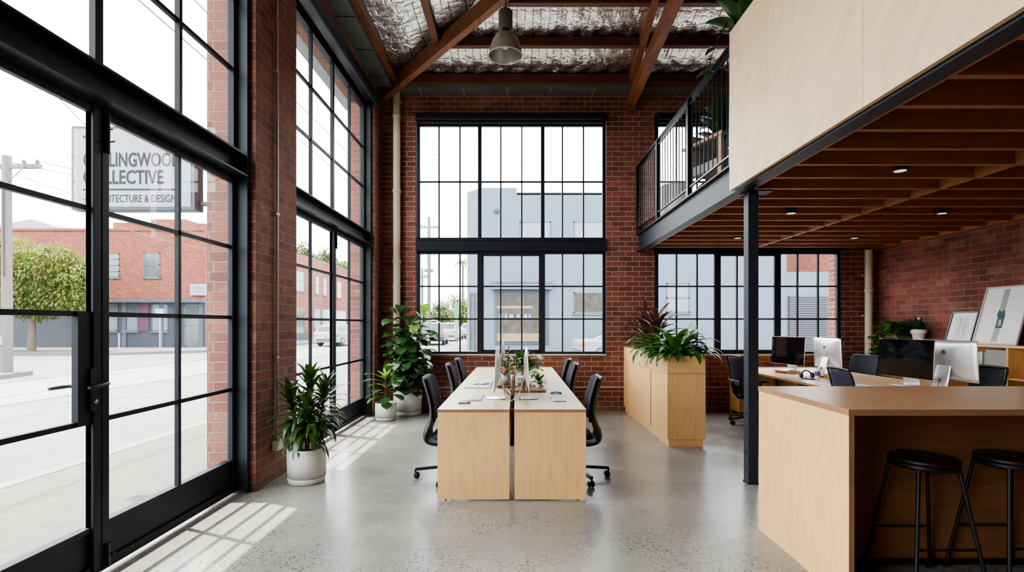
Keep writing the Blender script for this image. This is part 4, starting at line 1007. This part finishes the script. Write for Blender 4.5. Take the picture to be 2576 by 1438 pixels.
for cx,cy,tx,ty,h,n in ((-.05,0,-.13,-.02,1.22,44),(.05,0,.05,-.05,1.08,40),(.08,-.03,.25,-.06,1.20,32),(-.02,-.05,-.02,-.14,.80,36),(.0,-.05,.12,-.14,.72,30)):
    p0=Vector((cx,cy,.33));p1=Vector((tx,ty,.33+h));pts=[p0.lerp(p1,i/5)+V(.012*math.sin(i*2+cx*50),.01*math.cos(i*3),0) for i in range(6)];s.tube(pts,[.012,.011,.010,.009,.007,.005],8)
    for k in range(n):
        u=.08+.92*k/(n-1);p=p0.lerp(p1,u);a=2.4*k+cx*30;e=rr.uniform(-.1,.5)+(.7 if u>.93 else 0)
        d=Vector((math.cos(a)*math.cos(e),math.sin(a)*math.cos(e),math.sin(e)));
        if d.y>.1:d.y*=.3
        if p.x+d.x*.3<-.38:d.x*=.3
        q=p+d*.05;s.tube([p,q],.004,5)
        (fl if (u>.88 and tx>.2) else f).leaf(q,d,rr.uniform(.22,.32),rr.uniform(.14,.20),rr.uniform(.7,1.7),'obov',.10,8,rr.uniform(-.3,.3))
f.build('foliage',M['leaf_fig'],o);fl.build('young_leaves',M['leaf_lt'],o);s.build('stem',M['stem'],o)

# ---- on the mezzanine
rr=random.Random(41)
o=potted('potted_plant','trailing leafy plant on a tall stand peeking over the plywood parapet',(2.12,4.72,2.864))
B((-.10,.10,-.10,.10,1.02,1.05),(-.09,-.07,-.09,-.07,0,1.02),(.07,.09,-.09,-.07,0,1.02),(-.09,-.07,.07,.09,0,1.02),(.07,.09,.07,.09,0,1.02)).build('plant_stand',M['dkwood'],o)
MB().lathe([(.06,1.05),(.085,1.20),(.078,1.20),(.001,1.18)],(0,0,0),28).build('pot',M['grey'],o)
f=MB();s=MB()
for a,e,L in ((3.3,.9,.3),(3.0,.5,.28),(4.2,.9,.26),(2.4,.8,.28),(5.2,1.0,.26),(.5,.9,.25),(1.5,1.2,.28)):
    d=Vector((math.cos(a)*math.cos(e),math.sin(a)*math.cos(e),math.sin(e)));q=Vector((0,0,1.2))+d*.14;s.tube([(0,0,1.17),q],.005,6);f.leaf(q,d,L,.17,.7,'heart',.1,7)
pts=[(0,0,1.18),(-.14,-.02,1.32),(-.25,.02,1.22),(-.29,.05,1.10),(-.32,.08,1.0),(-.35,.10,.90)]
s.tube(pts,.004,6)
for k,p in enumerate(pts[1:]):
    for q in range(3):
        b=rr.uniform(0,2*PI);f.leaf(p,(math.cos(b),math.sin(b),-.2),.11,.075,.6,'heart',.1,5)
f.build('foliage',M['leaf_fig'],o);s.build('vine',M['stem'],o)
o=potted('potted_plant','large dark leafed plant standing on the mezzanine behind the balustrade',(2.62,6.62,2.864))
MB().lathe([(.12,0),(.16,.34),(.15,.34),(.001,.30)],(0,0,0),30).build('pot',M['grey'],o)
f=MB();s=MB()
for k in range(64):
    a=2.4*k;u=k/63;e=-.1+1.3*u;p=Vector((.03*math.cos(a),.03*math.sin(a),.40+.75*u));f.leaf(p,(math.cos(a)*math.cos(e),math.sin(a)*math.cos(e),math.sin(e)),rr.uniform(.28,.42),.16,.9,'heart',.12,6)
s.tube([(0,0,.3),(0,0,1.15)],.014,8);f.build('foliage',M['leaf_dk'],o);s.build('stem',M['stem'],o)
o=thing('armchair','timber armchair with low cushions on the mezzanine','chair',(2.37,5.92,2.864),.35)
for x in (-.28,.28):
    for y in (-.27,.27):MB().beam((x,y,0),(x,y,.585),.04,.05).build('leg',M['ltwood'],o)
    MB().beam((x,-.32,.60),(x,.32,.60),.07,.035).build('armrest',M['ltwood'],o)
B(-.26,.26,-.27,.27,.26,.38).build('seat_cushion',M['grey'],o,bev=.03)
B(-.26,.26,.22,.32,.36,.75).build('back_cushion',M['grey'],o,bev=.03)
o=thing('pouf','round white pouf on the mezzanine by the balustrade','pouf',(2.26,7.35,2.864))
MB().lathe([(.20,0),(.23,.02),(.24,.25),(.23,.48),(.20,.51),(.001,.515)],(0,0,0),32).build('cover',M['white'],o)
MB().lathe([(.236,.325),(.242,.33),(.236,.338)],(0,0,.15),32).build('piping',M['paper'],o)
o=thing('floor_rug','shaggy cream rug on the mezzanine boards','rug',(2.30,5.4,2.864),kind='stuff')
MB().box(-.22,.5,-.6,.6,0,.012).build('pile',flat('cream_pile',(.62,.55,.45),.95,0,.4,60,.1,.8,200),o)
# ================================================================== the street outside
struct('ground',B(-110,80,-40,140,-.35,-.12),M['asphalt'],'pale asphalt street outside the windows','road')
fp=MB();fp.box(-4.42,-2.61,-40,11.2,-.2,-.004);fp.box(-2.46,-2.61,-3.3,8.75,-.2,-.004);fp.box(-2.61,40,8.75,11.2,-.2,-.004)
struct('footpath',fp,M['footpath'],'grey concrete footpath along the street doors','footpath')
kb=MB();kb.box(-4.58,-4.42,-40,11.3,-.2,0);kb.box(-4.5,40,11.2,11.34,-.2,0)
struct('kerb',kb,M['kerb'],'pale bluestone kerb at the edge of the near footpath','kerb')
f2=MB();f2.prism([(-60,-40),(-15.2,-40),(-13.9,13.0),(-14.6,15.6),(-17,16.4),(-60,16.6)],-.2,0,'z')
struct('footpath',f2,M['footpath'],'footpath corner around the leaning street pole','footpath')
f3=MB();f3.prism([(-60,24.6),(-20,25.2),(-17,27.5),(-15.8,31),(-15.6,120),(-60,120)],-.2,0.02,'z')
struct('footpath',f3,M['footpath'],'footpath in front of the brick corner building','footpath')
f4=MB();f4.prism([(-3.6,26.0),(-2.4,25.0),(40,25.0),(40,60),(-3.6,60)],-.2,0,'z')
struct('footpath',f4,M['footpath'],'footpath around the blue grey building','footpath')
ln=MB()
for x in (-9.6,-10.7,-12.2,-13.3): ln.box(x-.04,x+.04,-40,120,-.119,-.112)
struct('trim_3',ln,M['rail_line'],'tram rails set in the road','tram rails')
ln=MB();ln.box(-13.2,-9.7,-40,120,-.1195,-.116);struct('trim_4',ln,flat('tram_bed',(.19,.19,.188),.8,0,.1,2),'pale concrete tram bed','tram bed')
ln=MB();ln.box(-8.36,-8.27,-40,20,-.119,-.113);struct('trim_5',ln,flat('yellow_line',(.24,.21,.10),.7,0,.1,3),'faded yellow road line','road line')

# ---- projecting sign
sg=thing('projecting_sign','white lettered projecting sign box fixed to the brick pier outside','sign',(-2.61,4.45,2.40))
B(-1.227,-.163,.0,.125,-.005,.715).build('sign_case',M['sign_frame'],sg,bev=.004)
B(-1.20,-.195,-.004,0.0,.02,.69).build('sign_face',M['sign_white'],sg)
br=MB();br.tube([(-.20,.075,.06),(.0,.075,.06)],.02,10);br.tube([(-.20,.075,.62),(0,.075,.62)],.02,10);br.box(-.018,-.002,.02,.13,.0,.12);br.box(-.018,-.002,.02,.13,.56,.68);br.build('bracket',M['sign_frame'],sg)
K=4.45/1300
def text(s,px0,px1,ytop,ybot,extra=.0):
    cu=bpy.data.curves.new('lettering','FONT');cu.body=s;cu.size=1;cu.extrude=0;cu.offset=extra;cu.resolution_u=3
    o=bpy.data.objects.new('lettering',cu);C.objects.link(o);cu.materials.append(M['sign_ink'])
    bpy.context.view_layer.update()
    bb=[Vector(b) for b in o.bound_box];x0=min(b.x for b in bb);x1=max(b.x for b in bb);y0=min(b.y for b in bb);y1=max(b.y for b in bb)
    w=(px1-px0)*K;h=(ybot-ytop)*K;o.parent=sg
    o.rotation_euler=(PI/2,0,0);o.scale=(w/(x1-x0),h/(y1-y0),1)
    o.location=((px0-1300)*K+2.61-x0*w/(x1-x0),-.0055,1.41-(ybot-815)*K-2.40-y0*h/(y1-y0))
    bpy.context.view_layer.update();dg=bpy.context.evaluated_depsgraph_get()
    me=bpy.data.meshes.new_from_object(o.evaluated_get(dg));n_=bpy.data.objects.new('lettering',me);C.objects.link(n_)
    n_.parent=sg;n_.location=o.location;n_.rotation_euler=o.rotation_euler;n_.scale=o.scale;bpy.data.objects.remove(o);bpy.data.curves.remove(cu)
    if not me.materials: me.materials.append(M['sign_ink'])
    return n_
text('THE',210.4,262,341.4,376.4,.022);text('COLLINGWOOD',210.4,456,383.6,420,.024);text('COLLECTIVE',210.4,412.6,427.6,463.6,.024)
text('\u2013 ARCHITECTURE & DESIGN',210.4,444,489.8,508.8,.010)
MB().box((210.4-1300)*K+2.61,(455-1300)*K+2.61,-.0055,-.0045,1.41-(479-815)*K-2.40,1.41-(474.5-815)*K-2.40).build('rule',M['sign_ink'],sg)

# ---- windows of the street buildings
def swin(o,face,u0,u1,z0,z1,at,gm='ext_glass',split=1,sill=True):
    """face 'y': wall faces -y at y=at, u = x ; face 'x': wall faces +x at x=at, u = y"""
    def bx(m,a0,a1,d0,d1,c0,c1):
        if face=='y': m.box(a0,a1,at-d1,at-d0,c0,c1)
        else: m.box(at+d0,at+d1,a0,a1,c0,c1)
        return m
    t=.06
    f=MB();bx(f,u0,u1,0,.03,z0,z0+t);bx(f,u0,u1,0,.03,z1-t,z1);bx(f,u0,u0+t,0,.03,z0,z1);bx(f,u1-t,u1,0,.03,z0,z1)
    for k in range(1,split+1):
        zz=z0+(z1-z0)*k/(split+1);bx(f,u0,u1,0,.03,zz-.03,zz+.03)
    if sill: bx(f,u0-.08,u1+.08,0,.08,z0-.10,z0)
    w=f.build('window',M['ext_frame'],o)
    bx(MB(),u0+t,u1-t,.0,.012,z0+t,z1-t).build('pane',M[gm],w)
# brick corner building
ba=thing('corner_building','two storey red brick corner building with a dark shopfront across the street','building',(0,0,0))
m=MB();m.prism([(-60,0),(-19,0),(-19,7.55),(-20.2,7.55),(-20.2,7.8),(-22.3,7.8),(-22.3,7.6),(-24.6,7.6),(-24.6,7.25),(-60,7.25)],31.5,60,'y');m.box(-60,-19,60,75,0,7.0)
m.box(-60,-18.93,31.42,31.5,7.1,7.22)
m.build('wall',M['ext_brick'],ba)
B((-60,-18.95,31.36,31.5,0,2.75),).build('shopfront',M['shop_dark'],ba)
B((-60,-18.9,31.0,31.5,2.72,2.90)).build('awning_fascia',M['shop_mid'],ba)
for x in (-25.35,-23.8,-21.55,-20.6,-19.15):B(x-.12,x+.12,31.3,31.4,0,2.72).build('pilaster',M['shop_mid'],ba)
sc_=31.5/1300
def FX(p):return (p-1300)*sc_
def FZ(y):return 1.41-(y-815)*sc_
swin(ba,'y',FX(245),FX(301),FZ(697),FZ(637),31.5,'ext_glass_lt',3)
swin(ba,'y',FX(362),FX(403),FZ(697),FZ(635),31.5,'ext_glass',1)
for a,b,y0,y1,g in ((276,301,832,764,'ext_glass'),(314,352,832,764,'ext_glass'),(386,427,832,764,'ext_glass_lt')):swin(ba,'y',FX(a),FX(b),FZ(y0),FZ(y1),31.36,g,0,True)
B(FX(352),FX(379),31.3,31.36,FZ(832),FZ(764)).build('plum_panel',M['plum'],ba)
swin(ba,'y',FX(468),FX(508),.05,FZ(766),31.36,'ext_glass',1,False)
for y0,y1,z0,z1 in ((40.5,42.2,4.3,6.05),(44.4,46.2,4.3,6.05),(48.7,49.7,4.25,6.0),(50.6,51.7,4.25,6.0),(54.5,56,4.2,6),(61,62.5,4.1,5.8)):swin(ba,'x',y0,y1,z0,z1,-19,'ext_glass',1)
for y0,y1,g in ((43.5,46.2,'ext_glass'),(48.4,50.0,'ext_glass_lt'),(50.4,53.4,'ext_glass'),(54.2,57.5,'ext_glass')):swin(ba,'x',y0,y1,.6 if y0<46 else .9,2.9,-19,g,1,False)
B((-19.0,-18.9,42.5,47.2,0,.6)).build('plinth_panel',M['shop_dark'],ba)
o=thing('wall_sign','small white shop sign board on the far brick corner building','sign',(FX(481),31.45,FZ(743)))
B(0,(521-481)*sc_,-.08,0,0,(743-714)*sc_).build('board',M['ext_white'],o)
m=MB()
for k in range(7):
    x=.22+.105*k;h=(.09,.12,.10,.12,.08,.11,.10)[k];m.box(x,x+.03,-.085,-.08,.40,.40+h);m.box(x,x+.06,-.085,-.08,.40+h-.025,.40+h)
    x=.24+.10*k;m.box(x,x+.025,-.085,-.08,.2,.2+h*.8)
m.build('faded_lettering',M['ext_frame'],o)
o=thing('white_warehouse','pale gabled warehouse roof rising behind the brick corner building','building')
g=MB();g.prism([(-50,0),(-31,0),(-31,7.6),(-33.2,7.9),(-33.4,8.75),(-36.5,9.1),(-38.6,9.75),(-41,9.3),(-46,7.8),(-50,7.4)],41,46,'y');g.build('wall',M['ext_white'],o)
B(-52,-30.5,40.5,41,0,7.2).build('parapet',M['ext_white'],o)
# ---- blue grey building opposite the end wall
bd=27.0;q_=bd/1300
def GX(p):return (p-1300)*q_
def GZ(y):return 1.41-(y-815)*q_
bg_=thing('rendered_building','two storey blue grey rendered building opposite the end wall','building')
m=MB();a=.914;x0=GX(1215)
m.prism([(x0,bd),(GX(1979),bd),(GX(1979),bd+12),(x0-a,bd+12),(x0-a,bd+a)],-.1,GZ(486),'z')
m.prism([(x0,bd),(GX(1300),bd),(GX(1300),bd+8),(x0-a,bd+8),(x0-a,bd+a)],GZ(486),GZ(472),'z')
m.box(GX(1300),GX(1979),bd,bd+.3,GZ(490),GZ(483));m.build('wall',M['blue_grey'],bg_)
B((GX(1979),GX(2088),bd+.05,bd+8,-.1,GZ(683))).build('garage_wall',M['blue_grey'],bg_)
sh=MB()
k=0;z=-.08
while z<GZ(748):
    sh.box(GX(1984),GX(2084),bd-.10,bd+.06,z,z+.085);z+=.115;k+=1
sh.build('roller_shutter',M['shutter'],bg_)
swin(bg_,'y',GX(1307),GX(1386),GZ(612),GZ(557),bd,'ext_glass_lt',0)
swin(bg_,'y',GX(1443),GX(1530),GZ(612),GZ(557),bd,'ext_glass_lt',0)
swin(bg_,'y',GX(1443),GX(1530),GZ(787),GZ(735),bd,'warm_in',0)
swin(bg_,'y',GX(1676),GX(1734),GZ(786),GZ(712),bd,'ext_glass_lt',1)
w=B((GX(1245),GX(1380),bd-.06,bd,GZ(866),GZ(728)),).build('shop_window',M['blue_grey_dk'],bg_)
B(GX(1251),GX(1373),bd-.075,bd-.06,GZ(858),GZ(742)).build('pane',M['warm_in'],w)
m=MB();m.box(GX(1250),GX(1360),bd-.09,bd-.075,GZ(858),GZ(838));m.box(GX(1250),GX(1340),bd-.09,bd-.075,GZ(776),GZ(769));m.build('shop_shelf',M['shop_wood'],w)
m=MB()
for k,(p,c) in enumerate(((1256,8),(1270,6),(1282,9),(1300,7),(1318,8),(1330,5))): m.box(GX(p),GX(p+c),bd-.085,bd-.075,GZ(799),GZ(790))
m.build('shelf_goods',flat('blue_goods',(.12,.2,.32),.6,0,.6,4),w)
B(GX(1328),GX(1330),bd-.085,bd-.06,GZ(858),GZ(740)).build('mullion',M['blue_grey_dk'],w)
B(GX(1236),GX(1389),bd-.35,bd,GZ(728),GZ(711)).build('lintel_box',M['blue_grey'],bg_)
B(GX(1236),GX(1389),bd-.37,bd-.35,GZ(714),GZ(711)).build('lintel_edge',M['blue_grey_dk'],bg_)
MB().lathe([(.001,-.1),(.13,-.08),(.14,0)],(GX(1250),bd,GZ(531)),14,'y').build('wall_lamp',M['blue_grey_dk'],bg_)
# corner entry on the chamfer
dr=MB()
for s0,s1,m_ in ((.25,.75,0),):
    p=lambda s:(x0-a*s,bd+a*s)
    for (u0,u1,zz0,zz1) in ((.18,.24,0,GZ(735)),(.76,.82,0,GZ(735)),(.18,.82,GZ(741),GZ(735)),(.47,.51,0,GZ(741)),(.18,.82,GZ(762),GZ(759))):
        A=p(u0);Bq=p(u1);n=(-.03,-.03)
        dr.prism([A,Bq,(Bq[0]+n[0],Bq[1]+n[1]),(A[0]+n[0],A[1]+n[1])],zz0,zz1,'z')
d_=dr.build('entry_frame',M['blue_grey_dk'],bg_)
gl=MB();A=p(.22);Bq=p(.78);gl.prism([A,Bq,(Bq[0]-.012,Bq[1]-.012),(A[0]-.012,A[1]-.012)],0,GZ(738),'z');gl.build('entry_glass',M['ext_glass'],d_)
o=thing('brick_warehouse','sunlit orange brick warehouse gable beyond the roller shutter garage','building')
m=MB();m.prism([(GX(2088),-.1),(40,-.1),(40,9),(GX(2120)+4,7.2),(GX(2088)+.0,6.0)],bd+.1,bd+6,'y')
m.build('wall',M['ext_brick'],o)
m=MB();m.prism([(15.5,0),(24,0),(24,7.0),(21.5,6.6),(18.5,5.6),(15.5,5.25)],bd+8.1,bd+9,'y');m.build('gable_wall',M['ext_brick'],o)
B(15.0,24,bd+8.05,bd+8.1,5.0,5.1).build('string_course',M['kerb'],o)

# ---- poles, wires, signs
def streetpole(lab,x,y,h,r,arms):
    o=thing('street_pole',lab,'pole',(x,y,-.1))
    MB().tube([(0,0,0),(0,0,h*.5),(0,0,h+.1)],[r*1.15,r,r*.9],14).build('post',M['pole'],o)
    for z,L in arms:
        ar=MB().beam((-L,0,z),(L,0,z),.10,.12).build('crossarm',M['pole'],o)
        MB().tube([(-.6,-.05,z),(0,-.05,z-.55)],.015,5).tube([(.6,-.05,z),(0,-.05,z-.55)],.015,5).build('brace',M['ext_frame'],ar)
        for x_ in (-L*.9,-L*.5,L*.5,L*.9):MB().lathe([(.02,0),(.05,.03),(.05,.1),(.02,.14)],(x_,0,z+.06),8).build('insulator',M['ext_frame'],ar)
    return o
P1=streetpole('grey timber street pole with crossarm at the footpath corner',-15.0,15.2,6.35,.125,[(6.15,1.0)])
m=MB();m.tube([(.05,-.14,2.9),(.03,-.14,5.0),(.02,-.13,5.6)],.025,6);m.build('conduit',M['plum'],P1)
B(-.13,.02,-.17,-.13,.9,1.15).build('meter_box',M['ext_white'],P1)
o=thing('parking_sign','small white parking sign with red ring on the street pole','sign',(-15.3,15.02,1.96))
B(-.19,.09,0,.02,0,.31).build('plate',M['ext_white'],o)
m=MB();
for k in range(20):
    a0=2*PI*k/20;a1=2*PI*(k+1)/20;m.beam((-.05+.085*math.cos(a0),-.004,.19+.085*math.sin(a0)),(-.05+.085*math.cos(a1),-.004,.19+.085*math.sin(a1)),.02,.004,(0,1,0))
m.beam((-.11,-.004,.25),(.01,-.004,.13),.02,.004,(0,1,0));m.build('ring',M['tail'],o)
MB().box(-.065,-.035,-.003,0,.15,.23).build('symbol',M['sign_ink'],o)
streetpole('tall grey pole with wires down the street beyond the end wall window',-6.8,40,9.7,.13,[(9.0,.7),(5.6,.35)])
streetpole('leaning thin pole by the trees at the left of the end wall window',-8.6,47,6.5,.11,[(5.8,.5)])
wires=[((-15,15.2,6.2),(-45,-8,8.0)),((-15,15.2,6.2),(-6.8,40,8.9)),((-14.1,15.2,6.2),(-6.2,40,8.9)),((-15.9,15.2,6.2),(-24,60,9)),((-5.6,-12,7.4),(-6.8,40,8.9)),((-5.2,-12,6.4),(-6.8,40,7.6)),((-15,15.2,5.6),(-19,34,6.3)),((-9.5,-10,7.6),(-12,60,7.6)),((-9,6,8),(-19,31.5,7))]
for k,(p,q) in enumerate(wires):
    p=Vector(p);q=Vector(q);pts=[p.lerp(q,i/12)-Vector((0,0,.5*4*(i/12)*(1-i/12))) for i in range(13)]
    MB().tube(pts,.012,5).build('overhead_wire',M['wire'],label='thin overhead wire crossing the white sky outside the windows',cat='wire',group='overhead wires')
def signpost(lab,x,y,h,plates):
    o=thing('sign_post',lab,'sign post',(x,y,0));MB().tube([(0,0,0),(0,0,h)],.035,8).build('post',M['ext_white'],o)
    for (w,z0,z1,mm) in plates:B(-w/2,w/2,-.05,-.03,z0,z1).build('plate',M[mm],o)
signpost('white sign post with a square plate on the far footpath',-18.3,26.5,2.1,[(.42,1.75,2.2,'ext_white')])
signpost('short white bollard on the far kerb',-20.4,26.5,.95,[])
M['green_plate']=flat('green_street_plate',(.06,.28,.17),.6,0,.1,4)
signpost('street post with green and white plates beyond the end wall window',-4.3,37,2.9,[(.32,1.3,1.7,'ext_white'),(.30,1.85,2.9,'green_plate')])

# ---- trees
def tree(name,lab,loc,th,blobs,n,ls,lm,rr,group=None,trunk=.16):
    o=thing(name,lab,'tree',loc,group=group)
    t_=MB();t_.tube([(0,0,-.05),(.05,0,th*.5),(0,.05,th)],[trunk*1.3,trunk,trunk*.8],10)
    for bx_,by_,bz_,r in blobs[:5]: t_.tube([(0,.02,th*.9),(bx_*.5,by_*.5,(th+bz_)*.5+.1),(bx_,by_,bz_)],[trunk*.6,trunk*.35,.02],6)
    t_.build('trunk',M['bark'],o)
    c=MB()
    tot=sum(b[3]**2 for b in blobs)
    for bx_,by_,bz_,r in blobs:
        for k in range(int(n*r*r/tot)):
            d=Vector((rr.gauss(0,1),rr.gauss(0,1),rr.gauss(0,1))).normalized();p=Vector((bx_,by_,bz_))+Vector((d.x*r,d.y*r,d.z*r*.8))*rr.uniform(.55,1.05)
            c.leaf(p,(d.x+rr.uniform(-.7,.7),d.y+rr.uniform(-.7,.7),d.z*.5+rr.uniform(-.7,.2)),ls*rr.uniform(.7,1.3),ls*rr.uniform(.35,.6),.8,'lance',.1,2)
    c.build('crown',M[lm],o);return o
rr=random.Random(77)
tree('street_tree','leafy green street tree in front of the brick corner building',(-25.0,26.6,0),1.9,
  [(-1.8,0,3.3,1.5),(0,-.2,3.2,1.5),(1.9,0,3.0,1.35),(-2.9,.2,4.6,1.5),(-1.2,-.2,4.9,1.5),(.9,0,4.2,1.5),(2.5,0,4.0,1.1),(-2.6,0,5.7,1.1),(.1,.3,2.6,1.2),(-4,0,4.4,1.6),(2.8,.1,2.9,.9),(-3.4,0,3,1.3),(1.6,-.3,4.8,.9)],15000,.26,'tree_lt',rr)
for x,y,h,l in ((-9.2,62,4.6,'round green tree beyond the parked cars, leftmost of three'),(-7.6,66,6.0,'tallest round green tree beyond the parked cars'),(-5.6,60,4.4,'yellow green tree beside the blue grey building corner'),(-12,64,4,'low green tree at the far left of the end wall window')):
    tree('street_tree',l,(x,y,0),h*.35,[(0,0,h*.6,h*.32),(-.9,0,h*.5,h*.28),(.9,.2,h*.48,h*.28),(0,0,h*.82,h*.22)],2500,.3,'tree_dk' if y>61 else 'tree_lt',rr,'trees beyond the parked cars')
for x,y,h,l in ((-25.2,60,11.0,'pale green tree rising over the brick building, left'),(-23.2,62,10.6,'pale green tree rising over the brick building, right'),(-22.6,67,9.8,'small tree over the end of the brick building')):
    tree('street_tree',l,(x,y,0),h*.6,[(0,0,h*.84,h*.14),(-1.2,0,h*.78,h*.12),(1.3,0,h*.78,h*.12),(.4,0,h*.93,h*.08)],2200,.38,'tree_dk',rr,'trees over the brick building')
o=thing('palm_tree','thin palm tree beside the blue grey building corner','tree',(-6.3,60,0))
MB().tube([(0,0,0),(.05,0,8.6)],[.16,.10],8).build('trunk',M['bark'],o);f=MB()
for k in range(22):
    a=2.4*k;f.leaf((0,0,8.6),(math.cos(a),math.sin(a),rr.uniform(-.1,.9)),1.5,.22,1.7,'lance',.2,5)
f.build('crown',M['tree_dk'],o)

# ---- parked cars  (length along +x local, rear at x=0)
def car(lab,loc,rz,paint,kind='hatch',L=4.2):
    o=thing('parked_car',lab,'car',loc,rz);w=.87
    if kind=='hatch': low=[(0.05,.28),(0,.55),(.04,.92),(.10,.98),(L-1.15,.95),(L-.25,.74),(L-.02,.55),(L,.30)];cab=[(.12,.95),(.42,1.43),(1.0,1.50),(2.0,1.46),(L-1.1,.93)]
    elif kind=='sedan': low=[(0.05,.28),(0,.5),(.0,.86),(.10,.90),(L-1.2,.88),(L-.25,.70),(L-.02,.52),(L,.28)];cab=[(.35,.88),(1.35,1.30),(1.9,1.36),(2.5,1.32),(L-1.15,.86)]
    else: low=[(0.04,.32),(0,.6),(.02,1.0),(.06,1.06),(L-1.2,1.02),(L-.2,.90),(L-.02,.6),(L,.32)];cab=[(.08,1.04),(.25,1.60),(.8,1.66),(2.3,1.62),(L-1.25,1.0)]
    b=MB();b.prism(low,-w,w,'y').build('body',M[paint],o,bev=.05)
    n=len(cab);wi=[w-.05]+[w-.20]*(n-2)+[w-.06]
    vs=[(x,-q,z) for (x,z),q in zip(cab,wi)]+[(x,q,z) for (x,z),q in zip(cab,wi)]
    fs=[tuple(range(n))[::-1],tuple(range(n,2*n))]+[(i,(i+1)%n,(i+1)%n+n,i+n) for i in range(n)]
    MB().add(vs,fs).build('cabin',M[paint],o,bev=.03)
    cx=sum(p[0] for p in cab)/n;cz=sum(p[1] for p in cab)/n
    def sh(p,k=.80):return (cx+(p[0]-cx)*k,cz+.02+(p[1]-cz)*k)
    for s in (-1,1):
        pv=[]
        for p in cab:
            a,c_=sh(p);tt=(c_-cab[0][1])/(max(q[1] for q in cab)-cab[0][1]);pv.append((a,s*(w-.035-.15*max(0,tt)),c_))
        vs=pv+[(a,b_-s*.02,c_) for a,b_,c_ in pv];MB().add(vs,fs).build('side_window',M['car_glass'],o)
    for i,j,nm in ((0,1,'rear_window'),(n-2,n-1,'windscreen')):
        p,q=cab[i],cab[j];g=MB();e=-1 if i==0 else 1
        A=(p[0]*.85+q[0]*.15,p[1]*.85+q[1]*.15);Bp=(p[0]*.12+q[0]*.88,p[1]*.12+q[1]*.88);wd=w-.22
        dx,dz=q[0]-p[0],q[1]-p[1];l=math.hypot(dx,dz);nx,nz=-dz/l*.012,dx/l*.012
        if nz<0:nx,nz=-nx,-nz
        g.add([(A[0],-wd,A[1]),(A[0],wd,A[1]),(Bp[0],wd-.04,Bp[1]),(Bp[0],-wd+.04,Bp[1])]+[(A[0]+nx,-wd,A[1]+nz),(A[0]+nx,wd,A[1]+nz),(Bp[0]+nx,wd-.04,Bp[1]+nz),(Bp[0]+nx,-wd+.04,Bp[1]+nz)],[(0,1,2,3),(7,6,5,4),(0,4,5,1),(1,5,6,2),(2,6,7,3),(3,7,4,0)])
        g.build(nm,M['car_glass'],o)
    zb=low[2][1]
    for s in (-1,1): MB().box(-.02,.22,s*(w-.20),s*(w+.012),zb-.22,zb-.07).build('tail_lamp',M['tail'],o,bev=.02)
    B(-.03,.04,-.6,.6,.40,.52).build('bumper',M['car_dark'],o)
    for x in (.82,L-.85):
        for s in (-1,1):
            wl=MB().lathe([(.12,-.09),(.30,-.10),(.32,-.06),(.32,.06),(.30,.10),(.12,.09)],(x,s*(w-.09),.32),22,'y').build('wheel',M['tyre'],o)
            MB().lathe([(.001,s*.092),(.19,s*.098),(.20,s*.105),(.001,s*.11)],(x,s*(w-.09),.32),18,'y').build('hub_cap',M['car_silver'],wl)
car('white hatchback parked by the brick building, seen through the farther street bay',(-13.0,35.0,-.12),PI/2-.15,'car_white','hatch',4.0)
car('silver blue sedan with red tail lamp outside the end wall window',(2.45,21.2,-.12),.10,'car_silver','sedan',4.5)
car('pale silver wagon parked down the street beyond the fig plant',(-6.2,46,-.12),PI/2,'car_white','suv',4.4)
car('dark car parked behind the fig plant, down the street',(-6.1,37,-.12),PI/2+.05,'car_dark','suv',4.3)
car('white van parked beside the blue grey building corner',(-4.9,53,-.12),PI/2,'car_white','suv',4.6)
SKY=6.9;SUN=11;VT='AgX';LOOK='AgX - Medium High Contrast';EXPO=0.75
# ================================================================== light and camera
W=bpy.data.worlds.new('sky');bpy.context.scene.world=W;W.use_nodes=True;t=W.node_tree
bg=t.nodes['Background'];tc=t.nodes.new('ShaderNodeTexCoord');
f=noise(t,tc.outputs['Generated'],2.2,4,.6)
t.links.new(ramp(t,f,[(.35,(.90,.955,1.0)),(.65,(1,.99,.985))]),bg.inputs[0]);bg.inputs[1].default_value=SKY
s=bpy.data.lights.new('sun','SUN');s.energy=SUN;s.angle=.012;s.color=(1,.93,.80)
so=bpy.data.objects.new('sun',s);C.objects.link(so);so.rotation_euler=Vector((.28,-.12,-1)).to_track_quat('-Z','Y').to_euler()
def portal(loc,rot,sx,sy):
    l=bpy.data.lights.new('window_portal','AREA');l.shape='RECTANGLE';l.size=sx;l.size_y=sy;l.cycles.is_portal=True
    o=bpy.data.objects.new('window_portal',l);C.objects.link(o);o.location=loc;o.rotation_euler=rot
for y0,y1 in ((-2,.64),(1.45,4.354),(5.16,7.98)): portal((-2.5,(y0+y1)/2,2.43),(0,-PI/2,0),4.86,y1-y0)
for x0,x1 in ((-1.64,1.46),(2.24,5.28)): portal(((x0+x1)/2,8.55,2.86),(-PI/2,0,0),x1-x0,3.9)
cam=bpy.data.cameras.new('camera');co_=bpy.data.objects.new('camera',cam);C.objects.link(co_)
co_.location=(0,0,1.41);co_.rotation_euler=(PI/2,0,0);cam.sensor_width=36;cam.lens=1300/2576*36
cam.shift_x=-12/2576;cam.shift_y=96/2576;cam.clip_start=.05;cam.clip_end=500
sc=bpy.context.scene;sc.camera=co_
sc.view_settings.view_transform=VT;sc.view_settings.look=LOOK;sc.view_settings.exposure=EXPO
sc.cycles.max_bounces=10;sc.cycles.diffuse_bounces=6;sc.cycles.glossy_bounces=4;sc.cycles.transparent_max_bounces=16
sc.cycles.use_denoising=True;sc.cycles.sample_clamp_indirect=8;sc.cycles.caustics_reflective=False
